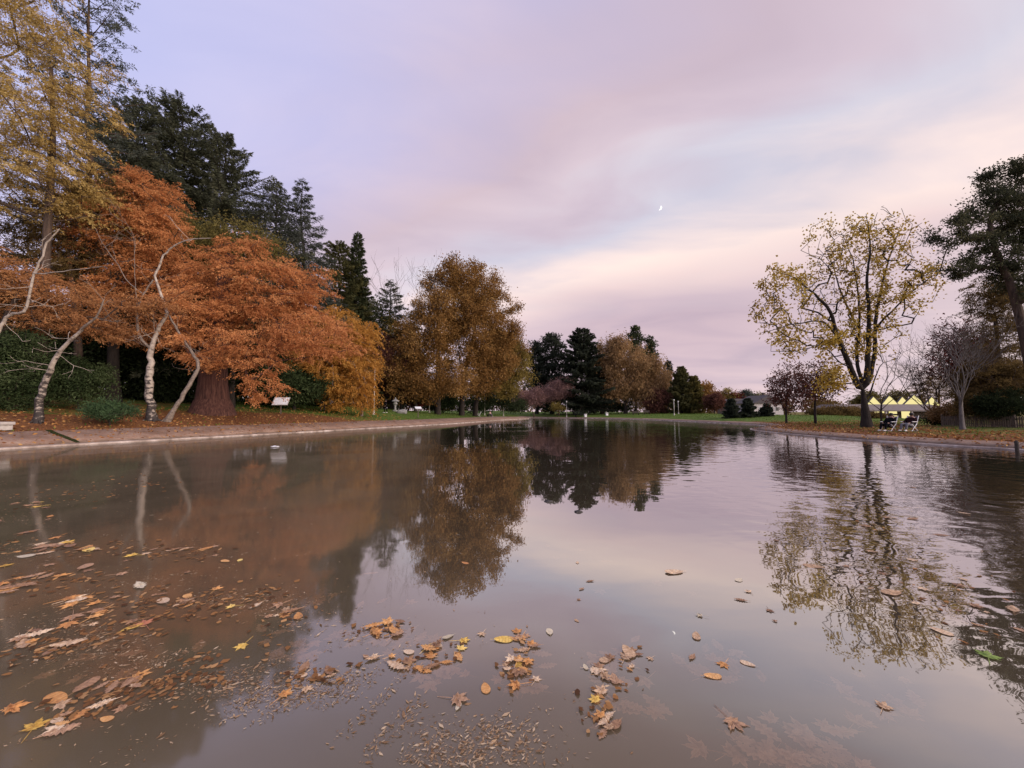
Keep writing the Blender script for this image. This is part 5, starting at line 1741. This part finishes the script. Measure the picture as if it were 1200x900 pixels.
clusters = [
    ((505, 768, 30, 12), 9, (10, 26), 'tan orange brown', 'leaf in the raft at the centre of the foreground', 'leaves of the centre raft'),
    ((492, 782, 18, 8), 5, (14, 28), 'tan orange brown', 'leaf in the raft at the centre of the foreground', 'leaves of the centre raft'),
    ((606, 786, 20, 16), 11, (12, 30), 'tan orange brown', 'leaf in the star shaped raft right of the centre raft', 'leaves of the star shaped raft'),
    ((622, 752, 18, 8), 6, (12, 22), 'brown orange', 'leaf under the pale trio right of the centre raft', 'leaves under the pale trio'),
    ((730, 768, 24, 9), 9, (12, 26), 'brown tan', 'leaf at the top of the long raft right of centre', 'leaves of the long raft'),
    ((708, 790, 14, 10), 6, (12, 26), 'brown tan', 'leaf in the middle of the long raft right of centre', 'leaves of the long raft'),
    ((708, 848, 14, 14), 6, (14, 26), 'brown tan', 'leaf at the foot of the long raft right of centre', 'leaves of the long raft'),
    ((455, 738, 26, 8), 9, (12, 26), 'brown orange', 'leaf in the raft below the oak reflection', 'leaves of the raft below the oak reflection'),
    ((440, 770, 16, 5), 3, (12, 20), 'brown tan', 'leaf in the raft below the oak reflection', 'leaves of the raft below the oak reflection'),
    ((70, 642, 55, 8), 14, (9, 28), 'brown orange tan', 'leaf in the upper left drift', 'leaves of the upper left drift'),
    ((30, 690, 32, 8), 8, (14, 34), 'orange brown', 'leaf in the drift at the left edge', 'leaves of the left edge drift'),
    ((110, 715, 35, 14), 13, (12, 34), 'brown orange tan', 'leaf in the middle left drift', 'leaves of the middle left drift'),
    ((35, 750, 35, 10), 9, (14, 36), 'brown orange tan', 'leaf at the left end of the middle left drift', 'leaves of the middle left drift'),
    ((205, 705, 30, 9), 10, (8, 22), 'brown tan orange', 'leaf trailing right of the middle left drift', 'leaves of the middle left drift'),
    ((210, 645, 40, 7), 10, (6, 16), 'brown tan orange', 'small leaf right of the upper left drift', 'small leaves right of the upper left drift'),
    ((100, 845, 60, 18), 9, (14, 36), 'brown tan orange', 'leaf of the lower left corner drift', 'leaves of the lower left corner'),
    ((150, 808, 60, 12), 10, (10, 28), 'brown tan', 'leaf among the lower left scraps', 'leaves among the lower left scraps'),
    ((330, 722, 22, 14), 9, (9, 24), 'brown tan orange', 'leaf at the tip of the tree reflection at left', 'leaves at the tip of the tree reflection'),
    ((375, 790, 20, 7), 5, (12, 24), 'tan brown', 'leaf right of the touching pair near the bottom', 'leaves right of the touching pair'),
    ((1060, 640, 90, 60), 14, (7, 18), 'brown tan', 'leaf scattered over the maple reflection', 'leaves on the maple reflection'),
    ((1130, 720, 60, 50), 12, (10, 24), 'brown tan', 'leaf scattered over the pine reflection', 'leaves on the pine reflection'),
    ((870, 740, 60, 60), 6, (8, 18), 'tan brown', 'leaf scattered left of the maple reflection', 'leaves left of the maple reflection'),
    ((30, 600, 40, 20), 12, (7, 20), 'brown orange yellow', 'leaf near the left edge below the bank', 'leaves near the left edge'),
    ((690, 690, 50, 60), 5, (6, 14), 'tan brown', 'small leaf alone in the pink reflection', 'small leaves in the pink reflection'),
    ((90, 670, 60, 12), 8, (8, 24), 'brown orange', 'leaf between the two left drifts', 'leaves between the left drifts'),
]
for (cx, cy, sx_, sy_), cnt, (w0, w1), cols, lab, grp in clusters:
    for i in range(cnt):
        c = rng.choice(cols.split())
        k = rng.choice(['maple', 'maple', 'maple', 'oak', 'oak', 'oval'])
        put_leaf(cx + rng.normal(0, sx_ * .6), cy + rng.normal(0, sy_ * .6), rng.uniform(w0, w1), str(k), str(c), f'{c} {lab}', grp)

# fine litter nobody could count: needles and crumbs afloat
C = []
pts = []
while len(pts) < 6500:
    k = rng.random()
    if k < 0.55:          # broad raft along the near side, thinning outwards
        q = rng.random()
        px, py = 180 + 430 * q + rng.normal(0, 45), 760 + 120 * q + rng.normal(0, 62)
        if py > 899:
            continue
    elif k < 0.85:
        q = rng.random()
        px, py = 60 + 270 * q + rng.normal(0, 60), 760 - 20 * q + rng.normal(0, 60)
    else:
        px, py = rng.uniform(-20, 400), 560 + abs(rng.normal(0, 75))
        if rng.random() < px / 420:
            continue
    if py < 535 or py > 899:
        continue
    p = on_water(px, py)
    s = math.sin(p[0] * 3.1 + 2 * math.sin(p[1] * 4.2)) + math.sin(p[1] * 7.3 + p[0] * 2.2) + 0.8 * math.sin(p[0] * 17 - p[1] * 13 + 2 * math.sin(p[0] * 9))
    if s < rng.uniform(-0.4, 2.2):
        continue
    pts.append(p)
P = np.array(pts)
P[:, 2] = 0.002 + 0.003 * rng.random(len(P))
a_ = rng.normal(0.15, 0.8, len(P))
D = np.stack([np.cos(a_), np.sin(a_), rng.normal(0, 0.05, len(P))], 1)
n = len(P)
S = np.stack([-np.sin(a_), np.cos(a_), rng.normal(0, .15, n)], 1)
Ls = np.clip(rng.lognormal(-4.35, .45, n), .005, .05)[:, None] * (1 + 0.10 * P[:, 1:2])
Ws = Ls * rng.uniform(.12, .4, n)[:, None]
Q = np.empty((n, 4, 3))
Q[:, 0] = P
Q[:, 1] = P + D * Ls * .5 + S * Ws * .5
Q[:, 2] = P + D * Ls + np.array([0, 0, .002])
Q[:, 3] = P + D * Ls * .5 - S * Ws * .5
FM['crumbs'] = foliage_mat('leaf_crumbs', [(0.16, 0.09, 0.045), (0.32, 0.19, 0.10), (0.48, 0.32, 0.18), (0.60, 0.46, 0.30)], 0.1)
o = link_mesh('leaf_litter', np_mesh('leaf_litter', Q.reshape(-1, 3), np.arange(n * 4).reshape(n, 4), attr=rng.random(n)), FM['crumbs'])
tag(o, 'fine tan needles and leaf crumbs floating on the near water', 'leaf litter', kind='stuff')

# broken leaf scraps massed in the drifts
C = []
for (xa, ya, xb, yb, sp_, cnt) in [(0, 775, 330, 690, 9, 260), (0, 640, 250, 648, 6, 150), (40, 835, 260, 785, 11, 200), (100, 712, 240, 700, 10, 110), (480, 785, 530, 758, 8, 25), (590, 800, 625, 770, 10, 22),
                                   (695, 850, 745, 765, 8, 35), (410, 740, 480, 734, 5, 25), (300, 760, 350, 715, 12, 30), (0, 590, 200, 560, 8, 120), (0, 690, 120, 675, 6, 90), (340, 800, 400, 785, 8, 40), (1000, 640, 1190, 740, 26, 40)]:
    for i in range(cnt):
        f_ = rng.random()
        py = ya + (yb - ya) * f_ + rng.normal(0, sp_)
        if py > 898 or py < 540:
            continue
        C.append(on_water(xa + (xb - xa) * f_ + rng.normal(0, 12), py))
C = np.array(C)
C[:, 2] = 0.003 + 0.006 * rng.random(len(C))
a_ = rng.uniform(0, 6.28, len(C))
D = np.stack([np.cos(a_), np.sin(a_), rng.normal(0, .08, len(C))], 1)
FM['scraps'] = foliage_mat('leaf_scraps', [(0.10, 0.05, 0.028), (0.22, 0.105, 0.045), (0.34, 0.17, 0.065), (0.48, 0.28, 0.13)], 0.1)
n = len(C)
S = np.stack([-np.sin(a_), np.cos(a_), rng.normal(0, .12, n)], 1)
Ls = (rng.uniform(.02, .055, n) * (0.7 + 0.12 * C[:, 1]))[:, None]
Q = np.empty((n, 6, 3))
for k_, (u_, w_) in enumerate([(-.5, 0), (-.2, .33), (.2, .22), (.55, .05), (.22, -.3), (-.25, -.2)]):
    Q[:, k_] = C + D * Ls * (u_ + rng.normal(0, .07, (n, 1))) + S * Ls * (w_ + rng.normal(0, .08, (n, 1))) + np.array([0, 0, .002]) * rng.random((n, 1))
o = link_mesh('leaf_scraps', np_mesh('leaf_scraps', Q.reshape(-1, 3), np.arange(n * 6).reshape(n, 6), attr=rng.random(n)), FM['scraps'])
tag(o, 'broken brown leaf scraps massed in drifts on the pond', 'leaf scraps', kind='stuff')

# leaves sunk just below the surface
me0 = LSH['maple'] + LSH['oak']
VV, FF, AT = [], [], []
bmS = bmesh.new()
for (cx, cy, sx_, sy_), cnt in [((920, 865, 70, 22), 26), ((850, 770, 40, 20), 12), ((1040, 820, 60, 25), 14), ((720, 790, 30, 40), 22), ((505, 780, 40, 16), 18), ((460, 745, 40, 12), 14), ((350, 770, 30, 30), 14), ((615, 780, 30, 25), 18), ((370, 745, 40, 20), 12), ((810, 780, 40, 14), 8), ((690, 660, 60, 40), 5), ((440, 690, 40, 20), 6), ((950, 880, 60, 20), 8), ((130, 760, 80, 40), 14), ((780, 680, 50, 20), 4)]:
    for i in range(cnt):
        p = on_water(cx + rng.normal(0, sx_ * .6), min(895, cy + rng.normal(0, sy_ * .6)))
        s = rng.uniform(.055, .10)
        me = me0[int(rng.integers(0, len(me0)))]
        k0 = len(bmS.verts)
        bmS.from_mesh(me)
        bmS.verts.ensure_lookup_table()
        mt = Matrix.Translation((p[0], p[1], -0.012 - 0.03 * rng.random())) @ Matrix.Rotation(rng.uniform(0, 6.28), 4, 'Z') @ Matrix.Scale(s, 4)
        for v in bmS.verts[k0:]:
            v.co = mt @ v.co
me = bpy.data.meshes.new('sunken_leaves')
bmS.to_mesh(me)
bmS.free()
LM['sunken'] = leaf_mat('sunken_leaf', [(0.30, 0.14, 0.06), (0.46, 0.23, 0.11), (0.60, 0.34, 0.18)])
tag(link_mesh('sunken_leaves', me, LM['sunken']), 'faded brown leaves sunk just under the pond surface', 'sunken leaves', kind='stuff')

# fallen leaves and grass on the banks
pts = []
while len(pts) < 34000:
    px = rng.uniform(-40, 1240)
    Y = rng.uniform(15, 48)
    x = (px - 600) / F * Y
    pts.append((x, Y))
P = np.array(pts)
dd = sdist(P[:, 0], P[:, 1])
ok = (dd > 0.2) & (dd < 12) & (np.abs(P[:, 0]) > 5)
P, dd = P[ok], dd[ok]
thin = rng.random(len(P)) < np.where(dd < 0.5, 0.75, np.where(dd < 1.2, 0.45, 1.0))
P, dd = P[thin], dd[thin]
z = ground_z(P[:, 0], P[:, 1])
wl_, wr_, wf_ = weights(P[:, 0], P[:, 1])
za = np.where(dd < 2.45, wl_ * (0.03 + 0.27 * dd) + (1 - wl_) * (0.03 + 0.155 * np.minimum(dd, 1.55)), 0)
z = np.maximum(z, za) + 0.02
C = np.stack([P[:, 0], P[:, 1], z], 1)
D = rng.normal(size=C.shape) * np.array([1, 1, 0.25])
FM['ground_leaves'] = foliage_mat('fallen_leaves', [(0.13, 0.055, 0.025), (0.26, 0.11, 0.04), (0.36, 0.18, 0.06), (0.46, 0.28, 0.11)], 0.1)
o = leaf_mesh('fallen_leaves', C, D, rng.uniform(.08, .2, len(C)), .09, rng.random(len(C)), FM['ground_leaves'], None)
tag(o, 'carpet of fallen brown leaves on both banks', 'fallen leaves', kind='stuff')
pts = []
P = np.stack([rng.uniform(-60, 60, 90000), rng.uniform(14, 110, 90000)], 1)
dd = sdist(P[:, 0], P[:, 1])
ok = (dd > 2.45) & (np.abs(P[:, 0]) < P[:, 1] * 1.36 + 3)
P, dd = P[ok], dd[ok]
wl_, wr_, wf_ = weights(P[:, 0], P[:, 1])
keep = rng.random(len(P)) < np.where(P[:, 1] < 38, np.where(wl_ > .5, np.where(dd < 3.2, .5, .12), .3), 0.9)
P = P[keep]
z = ground_z(P[:, 0], P[:, 1])
C = np.stack([P[:, 0], P[:, 1], z - .02], 1)
D = rng.normal(size=C.shape) * np.array([.4, .4, .1]) + np.array([0, 0, 1.0])
FM['grass'] = foliage_mat('grass_blades', [(0.05, 0.085, 0.018), (0.10, 0.15, 0.03), (0.16, 0.21, 0.045)], 0.3)
o = leaf_mesh('grass', C, D, rng.uniform(.08, .2, len(C)), .06, rng.random(len(C)), FM['grass'], None)
tag(o, 'short green grass on the lawns round the pond', 'grass', kind='stuff')

# ------------------------------------------------------------------ sky and light
SUN_AZ, SUN_EL = 118.0, 16.0      # degrees clockwise from the view direction (+Y), low in the west
world = bpy.data.worlds.new('World')
scene.world = world
world.use_nodes = True
nt = world.node_tree
nt.nodes.clear()
out = nt.nodes.new('ShaderNodeOutputWorld')
bg = nt.nodes.new('ShaderNodeBackground')
STR = 0.1
bg.inputs['Strength'].default_value = STR
sky = nt.nodes.new('ShaderNodeTexSky')
sky.sky_type = 'NISHITA'
sky.sun_disc = False
sky.sun_elevation = R(SUN_EL)
sky.sun_rotation = R(SUN_AZ)
tc = nt.nodes.new('ShaderNodeTexCoord')
G = tc.outputs['Generated']
sx = nt.nodes.new('ShaderNodeSeparateXYZ')
nt.links.new(G, sx.inputs[0])
az = math_n(nt, 'MULTIPLY', math_n(nt, 'ARCTAN2', sx.outputs['X'], sx.outputs['Y']), 180 / math.pi)
el = math_n(nt, 'MULTIPLY', math_n(nt, 'ARCSINE', sx.outputs['Z']), 180 / math.pi)
# soft cloud field, flattened towards the horizon like a real layer seen from below
den = math_n(nt, 'ADD', math_n(nt, 'MAXIMUM', sx.outputs['Z'], 0.0), 0.16)
cmb = nt.nodes.new('ShaderNodeCombineXYZ')
nt.links.new(math_n(nt, 'DIVIDE', sx.outputs['X'], den), cmb.inputs[0])
nt.links.new(math_n(nt, 'DIVIDE', sx.outputs['Y'], den), cmb.inputs[1])
mp = nt.nodes.new('ShaderNodeMapping')
mp.inputs['Rotation'].default_value = (0, 0, R(-140))
mp.inputs['Scale'].default_value = (0.5, 1.0, 1)
nt.links.new(cmb.outputs[0], mp.inputs['Vector'])
n1 = noise(nt, 1.15, 4, 0.45, mp.outputs[0], 0.4)
n2 = noise(nt, 2.6, 5, 0.5, mp.outputs[0], 0.6)
# long parallel cloud bands that run away towards the left horizon: colour follows the distance across the bands
inv = math_n(nt, 'DIVIDE', 1.0, math_n(nt, 'ADD', math_n(nt, 'MAXIMUM', sx.outputs['Z'], 0.0), 0.10))
A0 = R(-50)
across = math_n(nt, 'MULTIPLY', math_n(nt, 'SUBTRACT', math_n(nt, 'MULTIPLY', sx.outputs['X'], math.cos(A0)), math_n(nt, 'MULTIPLY', sx.outputs['Y'], math.sin(A0))), inv)
v_ = math_n(nt, 'ADD', across, math_n(nt, 'MULTIPLY', math_n(nt, 'SUBTRACT', n1, 0.5), math_n(nt, 'ADD', 0.55, math_n(nt, 'MULTIPLY', across, 0.55))))
v_ = math_n(nt, 'ADD', v_, math_n(nt, 'MULTIPLY', math_n(nt, 'SUBTRACT', n2, 0.5), math_n(nt, 'ADD', 0.30, math_n(nt, 'MULTIPLY', across, 0.22))))
K = 1 / STR
bands = [(0.0, (.425, .445, .69)), (0.35, (.45, .44, .645)), (0.75, (.485, .415, .525)), (1.0, (.49, .395, .455)), (1.22, (.52, .435, .50)), (1.42, (.515, .50, .58)), (1.60, (.66, .57, .58)), (1.82, (.78, .635, .59)),
         (2.15, (.68, .53, .52)), (2.6, (.51, .40, .445)), (3.1, (.455, .35, .405)), (3.8, (.475, .365, .42)), (5.5, (.52, .405, .455)), (8.0, (.55, .43, .475))]
grad = ramp(nt, math_n(nt, 'DIVIDE', v_, 8.0, clamp=True), [(q / 8.0, c) for q, c in bands])
# away from the west the bank stays paler; towards the sunset the bands are lit stronger
east = nt.nodes.new('ShaderNodeMapRange')
east.interpolation_type = 'SMOOTHSTEP'
east.inputs['From Min'].default_value = -20
east.inputs['From Max'].default_value = 22
nt.links.new(az, east.inputs['Value'])
elf = nt.nodes.new('ShaderNodeMapRange')
elf.interpolation_type = 'SMOOTHSTEP'
elf.inputs['From Min'].default_value = 26
elf.inputs['From Max'].default_value = 8
nt.links.new(el, elf.inputs['Value'])
pale = math_n(nt, 'MULTIPLY', math_n(nt, 'SUBTRACT', 1.0, east.outputs[0]), elf.outputs[0])
sc_ = mix_col(nt, math_n(nt, 'MULTIPLY', pale, 0.75), grad, (.62, .495, .535))
sc_ = mix_col(nt, 0.06, sc_, mix_col(nt, 1.0, sky.outputs[0], (STR, STR, STR), 'MULTIPLY'))
west = nt.nodes.new('ShaderNodeMapRange')
west.interpolation_type = 'SMOOTHSTEP'
west.inputs['From Min'].default_value = 25
west.inputs['From Max'].default_value = 60
west.inputs['To Max'].default_value = 0.45
nt.links.new(az, west.inputs['Value'])
sc_ = mix_col(nt, math_n(nt, 'MULTIPLY', west.outputs[0], elf.outputs[0]), sc_, (.70, .60, .585))
wis = ramp(nt, n2, [(0.30, (0.98, 0.985, 1.02)), (0.5, (1.08, 1.065, 1.07)), (0.7, (1.19, 1.16, 1.12))])
sc_ = mix_col(nt, 1.0, sc_, wis, 'MULTIPLY')
sc_ = mix_col(nt, 1.0, sc_, (K, K, K), 'MULTIPLY')
nt.links.new(sc_, bg.inputs['Color'])
nt.links.new(bg.outputs[0], out.inputs['Surface'])

sl = bpy.data.lights.new('sun', 'SUN')
sl.energy = 3.6
sl.angle = R(55)
sl.color = (1.0, 0.85, 0.75)
so = bpy.data.objects.new('sun', sl)
COL.objects.link(so)
dirv = Vector((math.sin(R(SUN_AZ)) * math.cos(R(SUN_EL)), math.cos(R(SUN_AZ)) * math.cos(R(SUN_EL)), math.sin(R(SUN_EL))))
so.rotation_euler = dirv.to_track_quat('Z', 'Y').to_euler()
so.location = tuple(dirv * 100)

scene.view_settings.view_transform = 'Standard'
scene.view_settings.look = 'None'
scene.view_settings.exposure = 0.35
scene.view_settings.gamma = 1.0
scene.view_settings.use_curve_mapping = False
scene.cycles.max_bounces = 6
scene.cycles.transparent_max_bounces = 8
print('leaves', n_leaves, 'objects', len(bpy.data.objects), 'faces', sum(len(o.data.polygons) for o in bpy.data.objects if o.type == 'MESH'))
